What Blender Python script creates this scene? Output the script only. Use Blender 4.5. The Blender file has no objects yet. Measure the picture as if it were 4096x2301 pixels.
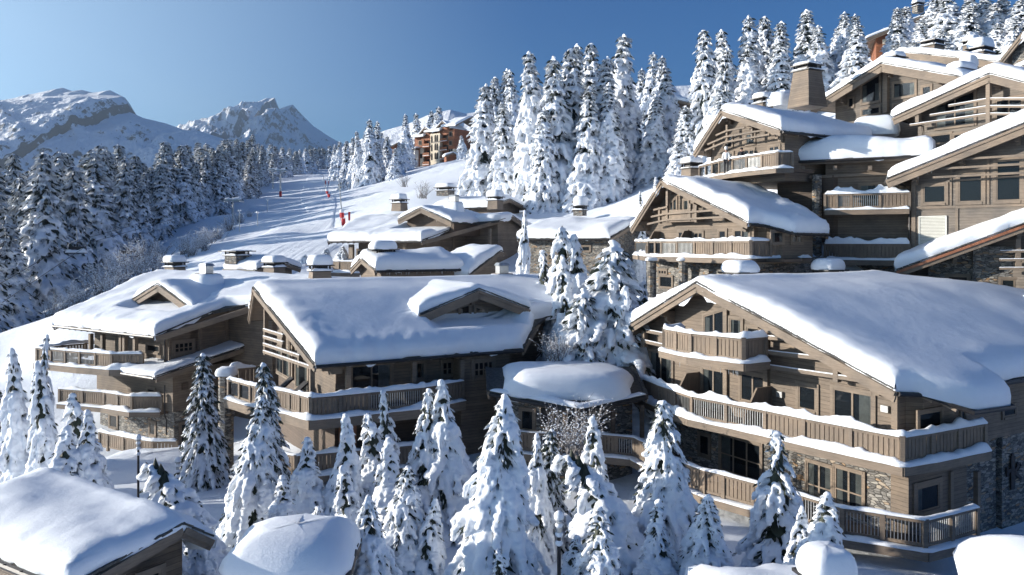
import bpy, math, random
import numpy as np
from mathutils import Matrix, Vector

# ------------------------------------------------------------------ camera, sky, sun, exposure
S = bpy.context.scene
COL = S.collection
FPX, CX, HY = 3185.0, 2048.0, 970.0          # focal length, centre and horizon of the 4096 px photograph
cam = bpy.data.cameras.new("camera"); cam_o = bpy.data.objects.new("camera", cam); COL.objects.link(cam_o)
cam.sensor_width = 36.0; cam.lens = 36.0 * FPX / 4096.0
cam.shift_y = -(2301 / 2 - HY) / 4096.0
cam.clip_start = 0.5; cam.clip_end = 20000
cam_o.rotation_euler = (math.radians(90), 0, 0)
S.camera = cam_o
SUN_EL, SUN_BACK = math.radians(12.5), math.radians(-3)      # low sun from the left
SDIR = Vector((-math.cos(SUN_BACK) * math.cos(SUN_EL), -math.sin(SUN_BACK) * math.cos(SUN_EL), math.sin(SUN_EL)))
W = bpy.data.worlds.new("World"); S.world = W; W.use_nodes = True
wn = W.node_tree; bg = wn.nodes["Background"]
sky = wn.nodes.new("ShaderNodeTexSky"); sky.sky_type = 'NISHITA'; sky.sun_disc = False
sky.sun_elevation = SUN_EL; sky.sun_rotation = math.atan2(SDIR.x, SDIR.y)
sky.altitude = 2000; sky.air_density = 1.2; sky.dust_density = 1.0; sky.ozone_density = 8.0
# pale glow of the winter air on the sun's side of the sky, added to the Nishita sky by world direction
tc = wn.nodes.new("ShaderNodeTexCoord"); sx = wn.nodes.new("ShaderNodeSeparateXYZ"); wn.links.new(tc.outputs["Generated"], sx.inputs[0])
mr = wn.nodes.new("ShaderNodeMapRange"); mr.inputs[1].default_value = 0.03; mr.inputs[2].default_value = -0.56; mr.inputs[3].default_value = 0.0; mr.inputs[4].default_value = 1.0
mz = wn.nodes.new("ShaderNodeMapRange"); mz.inputs[1].default_value = 0.30; mz.inputs[2].default_value = 0.75; mz.inputs[3].default_value = 1.0; mz.inputs[4].default_value = 0.0
mm = wn.nodes.new("ShaderNodeMath"); mm.operation = 'MULTIPLY'; wn.links.new(sx.outputs[0], mr.inputs[0]); wn.links.new(sx.outputs[2], mz.inputs[0])
po = wn.nodes.new("ShaderNodeMath"); po.operation = 'POWER'; po.inputs[1].default_value = 1.35; wn.links.new(mr.outputs[0], po.inputs[0]); wn.links.new(po.outputs[0], mm.inputs[0]); wn.links.new(mz.outputs[0], mm.inputs[1])
gl = wn.nodes.new("ShaderNodeMixRGB"); gl.blend_type = 'ADD'; gl.inputs[2].default_value = (2.55, 3.2, 2.9, 1); wn.links.new(mm.outputs[0], gl.inputs[0]); wn.links.new(sky.outputs[0], gl.inputs[1])
wn.links.new(gl.outputs[0], bg.inputs[0]); bg.inputs[1].default_value = 0.076
sun = bpy.data.lights.new("sun", 'SUN'); sun_o = bpy.data.objects.new("sun", sun); COL.objects.link(sun_o)
sun.energy = 5.0; sun.angle = math.radians(0.5); sun.color = (1.0, 0.93, 0.83)
sun_o.rotation_euler = SDIR.to_track_quat('Z', 'Y').to_euler()
S.view_settings.view_transform = 'Standard'; S.view_settings.look = 'None'
S.view_settings.exposure = 0.82; S.view_settings.gamma = 1.0
S.cycles.use_denoising = True
S.cycles.max_bounces = 6; S.cycles.diffuse_bounces = 4; S.cycles.transparent_max_bounces = 8

# ------------------------------------------------------------------ materials
def newmat(name):
    m = bpy.data.materials.new(name); m.use_nodes = True
    nt = m.node_tree
    return m, nt, nt.nodes["Principled BSDF"]
def N(nt, t, **k):
    n = nt.nodes.new(t)
    for a, v in k.items(): setattr(n, a, v)
    return n
def ramp(nt, stops):
    r = N(nt, "ShaderNodeValToRGB"); e = r.color_ramp.elements
    while len(e) < len(stops): e.new(0.5)
    for x, (p, c) in zip(e, stops): x.position = p; x.color = (c[0], c[1], c[2], 1)
    return r
def noise_tex(nt, scale, detail=4, rough=0.55, vec=None):
    n = N(nt, "ShaderNodeTexNoise"); n.inputs["Scale"].default_value = scale
    n.inputs["Detail"].default_value = detail; n.inputs["Roughness"].default_value = rough
    if vec is not None: nt.links.new(vec, n.inputs["Vector"])
    return n
def geo_pos(nt): return N(nt, "ShaderNodeNewGeometry").outputs["Position"]
def bump(nt, h, b, strength, dist):
    n = N(nt, "ShaderNodeBump"); n.inputs["Strength"].default_value = strength; n.inputs["Distance"].default_value = dist
    nt.links.new(h, n.inputs["Height"]); nt.links.new(n.outputs[0], b.inputs["Normal"]); return n

def mat_snow(name, scale=3.0, strength=0.35, dist=0.05, col=(0.84, 0.87, 0.91)):
    m, nt, b = newmat(name); p = geo_pos(nt)
    n1 = noise_tex(nt, scale, 6, 0.6, p); n2 = noise_tex(nt, scale * 9, 3, 0.6, p)
    mx = N(nt, "ShaderNodeMath", operation='MULTIPLY_ADD'); mx.inputs[1].default_value = 0.25
    nt.links.new(n2.outputs["Fac"], mx.inputs[0]); nt.links.new(n1.outputs["Fac"], mx.inputs[2])
    r = ramp(nt, [(0.3, (col[0] * .96, col[1] * .965, col[2] * .97)), (0.7, col)])
    nt.links.new(n1.outputs["Fac"], r.inputs[0]); nt.links.new(r.outputs[0], b.inputs["Base Color"])
    b.inputs["Roughness"].default_value = 0.65; b.inputs["Specular IOR Level"].default_value = 0.25
    bump(nt, mx.outputs[0], b, strength, dist); return m
def mat_wood(name, c, plank=0.17, vert=False, grooves=True):
    m, nt, b = newmat(name); p = geo_pos(nt)
    sp = N(nt, "ShaderNodeSeparateXYZ"); nt.links.new(p, sp.inputs[0])
    mp = N(nt, "ShaderNodeMapping"); nt.links.new(p, mp.inputs[0])
    mp.inputs["Scale"].default_value = (6, 6, .5) if vert else (.8, .8, 9)
    n = noise_tex(nt, 2.0, 6, 0.65, mp.outputs[0]); n2 = noise_tex(nt, 0.6, 5, 0.62, p)
    r = ramp(nt, [(0.25, [x * .68 for x in c]), (0.5, c), (0.8, [min(1, x * 1.25) for x in c])])
    nt.links.new(n.outputs["Fac"], r.inputs[0])
    mix = N(nt, "ShaderNodeMixRGB", blend_type='MULTIPLY'); mix.inputs[0].default_value = 0.85
    r2 = ramp(nt, [(0.3, (.58, .60, .63)), (0.5, (.92, .90, .88)), (0.72, (1.22, 1.15, 1.06))])
    nt.links.new(n2.outputs["Fac"], r2.inputs[0]); nt.links.new(r.outputs[0], mix.inputs[1]); nt.links.new(r2.outputs[0], mix.inputs[2])
    out = mix.outputs[0]
    if grooves:
        d = N(nt, "ShaderNodeMath", operation='DIVIDE'); d.inputs[1].default_value = plank; nt.links.new(sp.outputs[2], d.inputs[0])
        fr = N(nt, "ShaderNodeMath", operation='FRACT'); nt.links.new(d.outputs[0], fr.inputs[0])
        fl = N(nt, "ShaderNodeMath", operation='FLOOR'); nt.links.new(d.outputs[0], fl.inputs[0])
        wv = N(nt, "ShaderNodeTexWhiteNoise", noise_dimensions='1D'); nt.links.new(fl.outputs[0], wv.inputs["W"])
        rr = ramp(nt, [(0, (.84, .84, .84)), (1, (1.1, 1.1, 1.1))]); nt.links.new(wv.outputs["Value"], rr.inputs[0])
        m1 = N(nt, "ShaderNodeMixRGB", blend_type='MULTIPLY'); m1.inputs[0].default_value = 1
        nt.links.new(out, m1.inputs[1]); nt.links.new(rr.outputs[0], m1.inputs[2])
        g = ramp(nt, [(0.0, (.35, .35, .35)), (0.07, (.45, .45, .45)), (0.1, (1, 1, 1))]); nt.links.new(fr.outputs[0], g.inputs[0])
        m2 = N(nt, "ShaderNodeMixRGB", blend_type='MULTIPLY'); m2.inputs[0].default_value = 1
        nt.links.new(m1.outputs[0], m2.inputs[1]); nt.links.new(g.outputs[0], m2.inputs[2]); out = m2.outputs[0]
        bump(nt, g.outputs[0], b, 0.5, 0.02)
    nt.links.new(out, b.inputs["Base Color"]); b.inputs["Roughness"].default_value = 0.75
    return m
def mat_stone(name):
    m, nt, b = newmat(name); p = geo_pos(nt)
    mp = N(nt, "ShaderNodeMapping"); nt.links.new(p, mp.inputs[0]); mp.inputs["Scale"].default_value = (3.4, 3.4, 9.5)
    wob = noise_tex(nt, 1.5, 3, 0.5, p)
    ad = N(nt, "ShaderNodeVectorMath", operation='MULTIPLY_ADD'); ad.inputs[1].default_value = (.9, .9, .9)
    nt.links.new(wob.outputs["Color"], ad.inputs[0]); nt.links.new(mp.outputs[0], ad.inputs[2])
    v = N(nt, "ShaderNodeTexVoronoi"); v.inputs["Scale"].default_value = 1.0; nt.links.new(ad.outputs[0], v.inputs["Vector"])
    e = N(nt, "ShaderNodeTexVoronoi", feature='DISTANCE_TO_EDGE'); e.inputs["Scale"].default_value = 1.0; nt.links.new(ad.outputs[0], e.inputs["Vector"])
    sp = N(nt, "ShaderNodeSeparateXYZ"); nt.links.new(v.outputs["Color"], sp.inputs[0])
    r = ramp(nt, [(0.0, (.10, .095, .09)), (0.35, (.19, .18, .165)), (0.65, (.28, .27, .25)), (0.86, (.36, .33, .28)), (1.0, (.33, .20, .10))])
    nt.links.new(sp.outputs[0], r.inputs[0])
    er = ramp(nt, [(0.0, (.25, .25, .25)), (0.09, (1, 1, 1))]); nt.links.new(e.outputs["Distance"], er.inputs[0])
    mx = N(nt, "ShaderNodeMixRGB", blend_type='MULTIPLY'); mx.inputs[0].default_value = 1
    nt.links.new(r.outputs[0], mx.inputs[1]); nt.links.new(er.outputs[0], mx.inputs[2])
    nt.links.new(mx.outputs[0], b.inputs["Base Color"]); b.inputs["Roughness"].default_value = 0.85
    bump(nt, er.outputs[0], b, 0.9, 0.05); return m
def mat_plain(name, c, rough=0.6, metal=0.0, var=0.25, scale=4.0):
    m, nt, b = newmat(name); n = noise_tex(nt, scale, 5, 0.6, geo_pos(nt))
    r = ramp(nt, [(0.3, [x * (1 - var) for x in c]), (0.7, [min(1, x * (1 + var)) for x in c])])
    nt.links.new(n.outputs["Fac"], r.inputs[0]); nt.links.new(r.outputs[0], b.inputs["Base Color"])
    b.inputs["Roughness"].default_value = rough; b.inputs["Metallic"].default_value = metal; return m
def mat_glass(name):
    m, nt, b = newmat(name)
    b.inputs["Base Color"].default_value = (.012, .018, .025, 1); b.inputs["Roughness"].default_value = 0.03
    b.inputs["Specular IOR Level"].default_value = .55
    tr = N(nt, "ShaderNodeBsdfTransparent"); tr.inputs[0].default_value = (.7, .74, .76, 1)
    mx = N(nt, "ShaderNodeMixShader"); mx.inputs[0].default_value = 0.5
    nt.links.new(tr.outputs[0], mx.inputs[1]); nt.links.new(b.outputs[0], mx.inputs[2])
    nt.links.new(mx.outputs[0], nt.nodes["Material Output"].inputs[0]); return m
def mat_needles(name, c):
    m, nt, b = newmat(name); p = geo_pos(nt); n = noise_tex(nt, 2.2, 4, 0.7, p)
    r = ramp(nt, [(0.3, [x * .5 for x in c]), (0.55, c), (0.8, [min(1, x * 1.7) for x in c])])
    nt.links.new(n.outputs["Fac"], r.inputs[0]); nt.links.new(r.outputs[0], b.inputs["Base Color"])
    b.inputs["Roughness"].default_value = 0.7; return m
def mat_mountain(name, rock, cover, scale):
    m, nt, b = newmat(name); p = geo_pos(nt); g = N(nt, "ShaderNodeNewGeometry")
    sp = N(nt, "ShaderNodeSeparateXYZ"); nt.links.new(g.outputs["Normal"], sp.inputs[0])
    n = noise_tex(nt, scale, 9, 0.68, p); n2 = noise_tex(nt, scale * 6, 6, 0.7, p)
    a = N(nt, "ShaderNodeMath", operation='MULTIPLY_ADD'); a.inputs[1].default_value = 1.15; nt.links.new(n.outputs["Fac"], a.inputs[0]); nt.links.new(sp.outputs[2], a.inputs[2])
    a2 = N(nt, "ShaderNodeMath", operation='MULTIPLY_ADD'); a2.inputs[1].default_value = 1.4; nt.links.new(n2.outputs["Fac"], a2.inputs[0]); nt.links.new(a.outputs[0], a2.inputs[2])
    r = ramp(nt, [(cover, rock), (cover + .05, (.82, .85, .9))]); nt.links.new(a2.outputs[0], r.inputs[0])
    # ramp input is clamped to 0..1: scale first
    sc = N(nt, "ShaderNodeMath", operation='MULTIPLY'); sc.inputs[1].default_value = 0.4
    nt.links.new(a2.outputs[0], sc.inputs[0]); nt.links.new(sc.outputs[0], r.inputs[0])
    nt.links.new(r.outputs[0], b.inputs["Base Color"]); b.inputs["Roughness"].default_value = 0.85
    bump(nt, n2.outputs["Fac"], b, 0.6, 6.0); return m
def mat_piste(name):
    m, nt, b = newmat(name); p = geo_pos(nt)
    mp = N(nt, "ShaderNodeMapping"); nt.links.new(p, mp.inputs[0]); mp.inputs["Scale"].default_value = (1, .03, .03)
    mp.inputs["Rotation"].default_value = (0, 0, math.radians(4))
    n1 = noise_tex(nt, 1.1, 5, 0.6, mp.outputs[0]); n2 = noise_tex(nt, 0.5, 5, 0.6, p)
    ad = N(nt, "ShaderNodeMath", operation='ADD'); nt.links.new(n1.outputs["Fac"], ad.inputs[0]); nt.links.new(n2.outputs["Fac"], ad.inputs[1])
    b.inputs["Base Color"].default_value = (.82, .86, .91, 1); b.inputs["Roughness"].default_value = 0.6
    bump(nt, ad.outputs[0], b, 0.7, 0.25); return m

SNOW = mat_snow("snow_roof", 2.4, 0.26, 0.08)
SNOWT = mat_snow("snow_tree", 5.0, 0.45, 0.06)
SNOWG = mat_snow("snow_ground", 0.9, 0.5, 0.22, (.82, .86, .91))
SNOWF = mat_snow("snow_far_tree", 1.5, 0.4, 0.2, (.84, .87, .92))
WOOD = mat_wood("wood_siding", (.188, .149, .114))
BEAM = mat_wood("wood_beam", (.205, .163, .125), grooves=False)
BOARD = mat_wood("wood_board", (.205, .160, .120), vert=True, grooves=False)
WOODG = mat_wood("wood_siding_grey", (.175, .150, .126))
BEAMG = mat_wood("wood_beam_grey", (.195, .165, .137), grooves=False)
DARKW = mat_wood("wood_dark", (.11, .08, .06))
RUST = mat_wood("wood_russet", (.27, .10, .045), 0.25)
RUSTB = mat_wood("wood_russet_beam", (.30, .115, .05), grooves=False)
CREAM = mat_plain("render_cream", (.62, .54, .42), 0.9, 0, .08, 1.0)
STONE = mat_stone("stone_wall")
SHING = mat_plain("slate_shingle", (.06, .058, .055), 0.8, 0, .5, 8.0)
METAL = mat_plain("dark_metal", (.028, .026, .026), 0.45, 0.3, .3)
STEEL = mat_plain("grey_steel", (.42, .43, .43), 0.4, 0.7, .2)
COPPER = mat_plain("copper_flashing", (.36, .15, .08), 0.5, 0.3, .3)
GLASS = mat_glass("window_glass")
INSHADE = mat_plain("painted_inner_shade", (.016, .015, .016), 0.9, 0, .3, 0.8)  # near-black colour painting the shade of unlit interiors and recesses
CURT = mat_plain("curtain_cloth", (.42, .41, .36), 0.9, 0, .25, 3.0)
BARK = mat_plain("bark", (.05, .035, .025), 0.9, 0, .4, 6.0)
NEED = mat_needles("needles", (.028, .038, .022))
NEEDF = mat_needles("needles_far", (.022, .034, .028))
FROST = mat_plain('frosted_needles', (.60, .62, .64), 0.9, 0, .25, 2.0)
TWIG = mat_plain("frosted_twig", (.24, .225, .22), 0.9, 0, .3, 2.0)
RED = mat_plain("red_padding", (.50, .02, .025), 0.6, 0, .15)
WHITEP = mat_plain("white_cloth", (.78, .78, .76), 0.8, 0, .05)
BLACKC = mat_plain("black_cloth", (.02, .02, .024), 0.8, 0, .2)
SKIN = mat_plain("skin", (.45, .27, .20), 0.6, 0, .05)
CUSH = mat_plain("grey_cushion", (.16, .15, .145), 0.85, 0, .2)
GLOWBR = mat_plain("warm_glow_brown", (.25, .10, .05), 0.5, 0, .2)
ICE = mat_plain("ice", (.72, .76, .80), 0.15, 0, .05)

# ------------------------------------------------------------------ helpers
def P(px, py, d):
    return np.array([(px - CX) / FPX * d, d, (HY - py) / FPX * d])
def onz(px, py, z):
    d = z * FPX / (HY - py); return np.array([(px - CX) / FPX * d, d, z])
def vnoise(x, y, seed=0):
    xi = np.floor(x); yi = np.floor(y); xf = x - xi; yf = y - yi
    def h(i, j):
        v = np.sin(i * 127.1 + j * 311.7 + seed * 74.7) * 43758.5453
        return v - np.floor(v)
    u = xf * xf * (3 - 2 * xf); v = yf * yf * (3 - 2 * yf)
    return (h(xi, yi) * (1 - u) + h(xi + 1, yi) * u) * (1 - v) + (h(xi, yi + 1) * (1 - u) + h(xi + 1, yi + 1) * u) * v
def fbm(x, y, seed=0, oct=4, ridged=False):
    s = 0; a = .5; t = 0
    for o in range(oct):
        n = vnoise(x * 2 ** o + 13.7 * o, y * 2 ** o - 7.3 * o, seed + o)
        if ridged: n = 1 - abs(2 * n - 1)
        s = s + a * n; t += a; a *= .5
    return s / t

class MB:
    def __init__(s): s.v = []; s.f = []; s.m = []; s.n = 0
    def add(s, verts, faces, mi=0):
        verts = np.asarray(verts, float).reshape(-1, 3)
        s.v.append(verts)
        for f in faces: s.f.append(tuple(int(i) + s.n for i in f)); s.m.append(mi)
        s.n += len(verts)
    def hexa(s, c, mi=0):      # 8 corners: bottom 4 (ccw), top 4
        s.add(c, [(3, 2, 1, 0), (4, 5, 6, 7), (0, 1, 5, 4), (1, 2, 6, 5), (2, 3, 7, 6), (3, 0, 4, 7)], mi)
    def box(s, x0, x1, y0, y1, z0, z1, mi=0):
        s.hexa([(x0, y0, z0), (x1, y0, z0), (x1, y1, z0), (x0, y1, z0), (x0, y0, z1), (x1, y0, z1), (x1, y1, z1), (x0, y1, z1)], mi)
    def bar(s, p, q, w, h, mi=0, up=(0, 0, 1)):     # rectangular bar between p and q; h along up
        p = np.asarray(p, float); q = np.asarray(q, float); d = q - p; L = np.linalg.norm(d)
        if L < 1e-6: return
        d /= L; up = np.asarray(up, float)
        if abs(d @ up) > .95: up = np.array([0., 1, 0])
        sd = np.cross(d, up); sd /= np.linalg.norm(sd); u = np.cross(sd, d)
        a, b = sd * w / 2, u * h / 2
        s.hexa([p - a - b, p + a - b, q + a - b, q - a - b, p - a + b, p + a + b, q + a + b, q - a + b], mi)
    def tube(s, pts, rad, n=8, mi=0, cap=True):
        pts = [np.asarray(p, float) for p in pts]; rings = []
        if not hasattr(rad, '__len__'): rad = [rad] * len(pts)
        for i, p in enumerate(pts):
            d = pts[min(i + 1, len(pts) - 1)] - pts[max(i - 1, 0)]; d = d / (np.linalg.norm(d) + 1e-9)
            up = np.array([0., 0, 1]) if abs(d[2]) < .9 else np.array([0., 1, 0])
            a = np.cross(d, up); a /= np.linalg.norm(a); b = np.cross(d, a)
            rings.append([p + rad[i] * (a * math.cos(2 * math.pi * k / n) + b * math.sin(2 * math.pi * k / n)) for k in range(n)])
        v = [x for r in rings for x in r]
        f = [(i * n + k, i * n + (k + 1) % n, (i + 1) * n + (k + 1) % n, (i + 1) * n + k) for i in range(len(pts) - 1) for k in range(n)]
        if cap: f += [tuple(range(n - 1, -1, -1)), tuple((len(pts) - 1) * n + k for k in range(n))]
        s.add(v, f, mi)
    def grid(s, Parr, mi=0, flip=False):
        n, m = Parr.shape[:2]
        idx = np.arange(n * m).reshape(n, m)
        q = np.stack([idx[:-1, :-1], idx[1:, :-1], idx[1:, 1:], idx[:-1, 1:]], -1).reshape(-1, 4)
        if flip: q = q[:, ::-1]
        s.add(Parr.reshape(-1, 3), q, mi)
    def ell(s, c, r, mi=0, n=8, m=6, rot=None):
        v = []; 
        for i in range(m + 1):
            th = math.pi * i / m
            for k in range(n):
                ph = 2 * math.pi * k / n
                p = np.array([r[0] * math.sin(th) * math.cos(ph), r[1] * math.sin(th) * math.sin(ph), r[2] * math.cos(th)])
                v.append(p if rot is None else rot @ p)
        f = [(i * n + k, (i + 1) * n + k, (i + 1) * n + (k + 1) % n, i * n + (k + 1) % n) for i in range(m) for k in range(n)]
        s.add(np.array(v) + np.asarray(c), f, mi)
    def build(s, name, mats, root=None, smooth=False, local=False):
        me = bpy.data.meshes.new(name)
        V = np.concatenate(s.v) if s.v else np.zeros((0, 3))
        me.from_pydata(V.tolist(), [], s.f)
        for m in (mats if isinstance(mats, (list, tuple)) else [mats]): me.materials.append(m)
        me.polygons.foreach_set("material_index", np.array(s.m, dtype=np.int32))
        if smooth: me.polygons.foreach_set("use_smooth", np.ones(len(s.f), dtype=bool))
        me.update()
        o = bpy.data.objects.new(name, me); COL.objects.link(o)
        if root is not None: adopt(o, root, local)
        return o
def wloc(o):
    v = Vector((0, 0, 0))
    while o is not None: v = v + (o.location if o.get("_loc") else Vector((0, 0, 0))); o = o.parent
    return v
def adopt(o, root, local=False):
    o.parent = root
    if not local:
        top = root
        while top.parent is not None: top = top.parent
        if root is top: o.matrix_parent_inverse = Matrix.Translation(-top.location)
        # a child of a part: the part itself already carries the inverse
def tag(o, label, cat, group=None, kind=None):
    if label: o["label"] = label
    if cat: o["category"] = cat
    if group: o["group"] = group
    if kind: o["kind"] = kind
    return o
def thing(name, loc, label, cat, group=None):
    e = bpy.data.objects.new(name, None); e.empty_display_size = .3; e.location = Vector([float(t) for t in loc])
    COL.objects.link(e); return tag(e, label, cat, group)
def lerp(a, b, t): return a + (b - a) * t
def pw(tab, x):
    xs = [t[0] for t in tab]; ys = [t[1] for t in tab]; return np.interp(x, xs, ys)

# ------------------------------------------------------------------ facades: features traced on a wall plane that stands in the scene
class Fac:
    def __init__(s, p0, u, n):
        s.p = np.array(p0[:2], float); s.uv = np.array(u, float); s.nv = np.array(n, float)
    def off(s, o): return Fac(s.p + s.nv * o, s.uv, s.nv)
    def u(s, px):
        k = (px - CX) / FPX        # (p.x+u*ux) = k*(p.y+u*uy)
        return (k * s.p[1] - s.p[0]) / (s.uv[0] - k * s.uv[1])
    def z(s, px, py):
        u = s.u(px); d = s.p[1] + u * s.uv[1]; return (HY - py) / FPX * d
    def w(s, u, z, n=0):
        q = s.p + s.uv * u + s.nv * n; return np.array([q[0], q[1], z])
    def at(s, px, py, n=0): return s.w(s.u(px), s.z(px, py), n)
    def box(s, mb, u0, u1, z0, z1, n0, n1, mi=0):
        mb.hexa([s.w(u0, z0, n1), s.w(u1, z0, n1), s.w(u1, z0, n0), s.w(u0, z0, n0),
                 s.w(u0, z1, n1), s.w(u1, z1, n1), s.w(u1, z1, n0), s.w(u0, z1, n0)], mi)

def window_uz(F, root, u0, u1, z0, z1, cols=2, rows=1, curtain=1, trim=.13, door=False, wood=None, rng=None, topslope=0.0):
    if u1 < u0: u0, u1 = u1, u0
    if z1 < z0: z0, z1 = z1, z0
    wood = wood or BEAM; mb = MB(); fr = .07
    z1a, z1b = z1, z1 + topslope * (u1 - u0)
    F.box(mb, u0 - trim, u0, z0 - trim, z1a + trim, 0, .07); F.box(mb, u1, u1 + trim, z0 - trim, z1b + trim, 0, .07)
    F.box(mb, u0, u1, z0 - trim, z0, 0, .11)
    def top(h0, h1, n0, n1, mi=0):
        mb.hexa([F.w(u0, z1a + h0, n1), F.w(u1, z1b + h0, n1), F.w(u1, z1b + h0, n0), F.w(u0, z1a + h0, n0),
                 F.w(u0, z1a + h1, n1), F.w(u1, z1b + h1, n1), F.w(u1, z1b + h1, n0), F.w(u0, z1a + h1, n0)], mi)
    top(0, trim, 0, .08)
    top(-fr, 0, .012, .055)
    F.box(mb, u0, u0 + fr, z0, z1a - fr, .012, .055); F.box(mb, u1 - fr, u1, z0, z1b - fr, .012, .055); F.box(mb, u0 + fr, u1 - fr, z0, z0 + fr, .012, .055)
    zt = min(z1a, z1b) - fr
    for c in range(1, cols):
        uc = lerp(u0, u1, c / cols); zz = lerp(z1a, z1b, c / cols) - fr
        F.box(mb, uc - .045, uc + .045, z0 + fr, zz, .013, .057)
    for r in range(1, rows):
        zc = lerp(z0, zt, r / rows); F.box(mb, u0 + fr, u1 - fr, zc - .03, zc + .03, .014, .053)
    # near-black sheet on the wall, painting the shade of an unlit room
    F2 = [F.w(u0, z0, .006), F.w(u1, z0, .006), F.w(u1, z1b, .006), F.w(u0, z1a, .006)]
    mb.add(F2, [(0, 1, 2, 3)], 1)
    o = mb.build("door" if door else "window", [wood, INSHADE], root)
    g = MB(); q = [F.w(u0 + .03, z0 + .03, .034), F.w(u1 - .03, z0 + .03, .034), F.w(u1 - .03, z1b - .03, .034), F.w(u0 + .03, z1a - .03, .034)]
    g.add(q, [(0, 1, 2, 3)]); adoptpart(g.build("glass_pane", GLASS), o)
    if curtain:
        for side in ([0, 1] if curtain == 1 else ([0] if curtain == 2 else [1])):
            c = MB(); wd = (u1 - u0) * (.22 if curtain != 3 else .3); ns = 12
            ua = u0 + fr if side == 0 else u1 - fr - wd
            arr = np.array([[F.w(ua + wd * k / ns, z, .017 + .007 * math.sin(k * 2.4)) for z in (z0 + fr, zt)] for k in range(ns + 1)])
            c.grid(arr); adoptpart(c.build("curtain", CURT, smooth=True), o)
    return o
def adoptpart(o, part):           # part of a part: part has an identity basis under its thing
    o.parent = part; return o
def window(F, root, px0, px1, py0, py1, **k):
    pc = (px0 + px1) / 2
    return window_uz(F, root, F.u(px0), F.u(px1), F.z(pc, py1), F.z(pc, py0), **k)

def snow_strip(mb, pts, w, h, seed=0, bumps=None, mi=0, step=.16, lift=0.0, side=None):
    """a lumpy ridge of snow lying along a 3-D polyline"""
    pts = [np.asarray(p, float) for p in pts]; L = [0]
    for a, b in zip(pts[:-1], pts[1:]): L.append(L[-1] + np.linalg.norm(b - a))
    n = max(4, int(L[-1] / step)); prof = [(-1, 0), (-1.12, .35), (-.8, .8), (-.3, 1), (.3, 1), (.8, .8), (1.12, .35), (1, 0)]
    arr = np.zeros((n + 1, len(prof), 3))
    ends = L if bumps is None else bumps
    for i in range(n + 1):
        s = L[-1] * i / n; j = min(len(pts) - 2, max(0, np.searchsorted(L, s, side='right') - 1)); t = (s - L[j]) / max(1e-6, L[j + 1] - L[j])
        p = lerp(pts[j], pts[j + 1], t); d = pts[j + 1] - pts[j]; d = d / np.linalg.norm(d); sd = np.array([d[1], -d[0], 0])
        if 0 < j < len(pts) - 1 or True:
            pass
        e = min(i, n - i) / n * L[-1]; end = min(1, .25 + e / .25)
        hb = sum(math.exp(-((s - q) / .16) ** 2) for q in ends) if ends else 0
        n_ = float(fbm(np.array(s * .8), np.array(seed * 3.1), seed, 4)); hh = h * 1.0 * max(.16, .1 + 1.9 * n_ * n_ * 1.35 + .12) * end + h * (.2 + .9 * n_) * .6 * min(hb, 1) * end
        ww = w * (.85 + .3 * float(vnoise(np.array(s * 2.3), np.array(seed * 1.7), seed + 5))) * (1 + .15 * min(hb, 1))
        for k, (a, b) in enumerate(prof):
            arr[i, k] = p + sd * ww * a + np.array([0, 0, lift + hh * b - (0.0 if b > 0 else .02)])
    mb.grid(arr, mi)
    m = len(prof)
    mb.add(arr[0], [tuple(range(m))], mi); mb.add(arr[-1], [tuple(range(m - 1, -1, -1))], mi)

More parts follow.
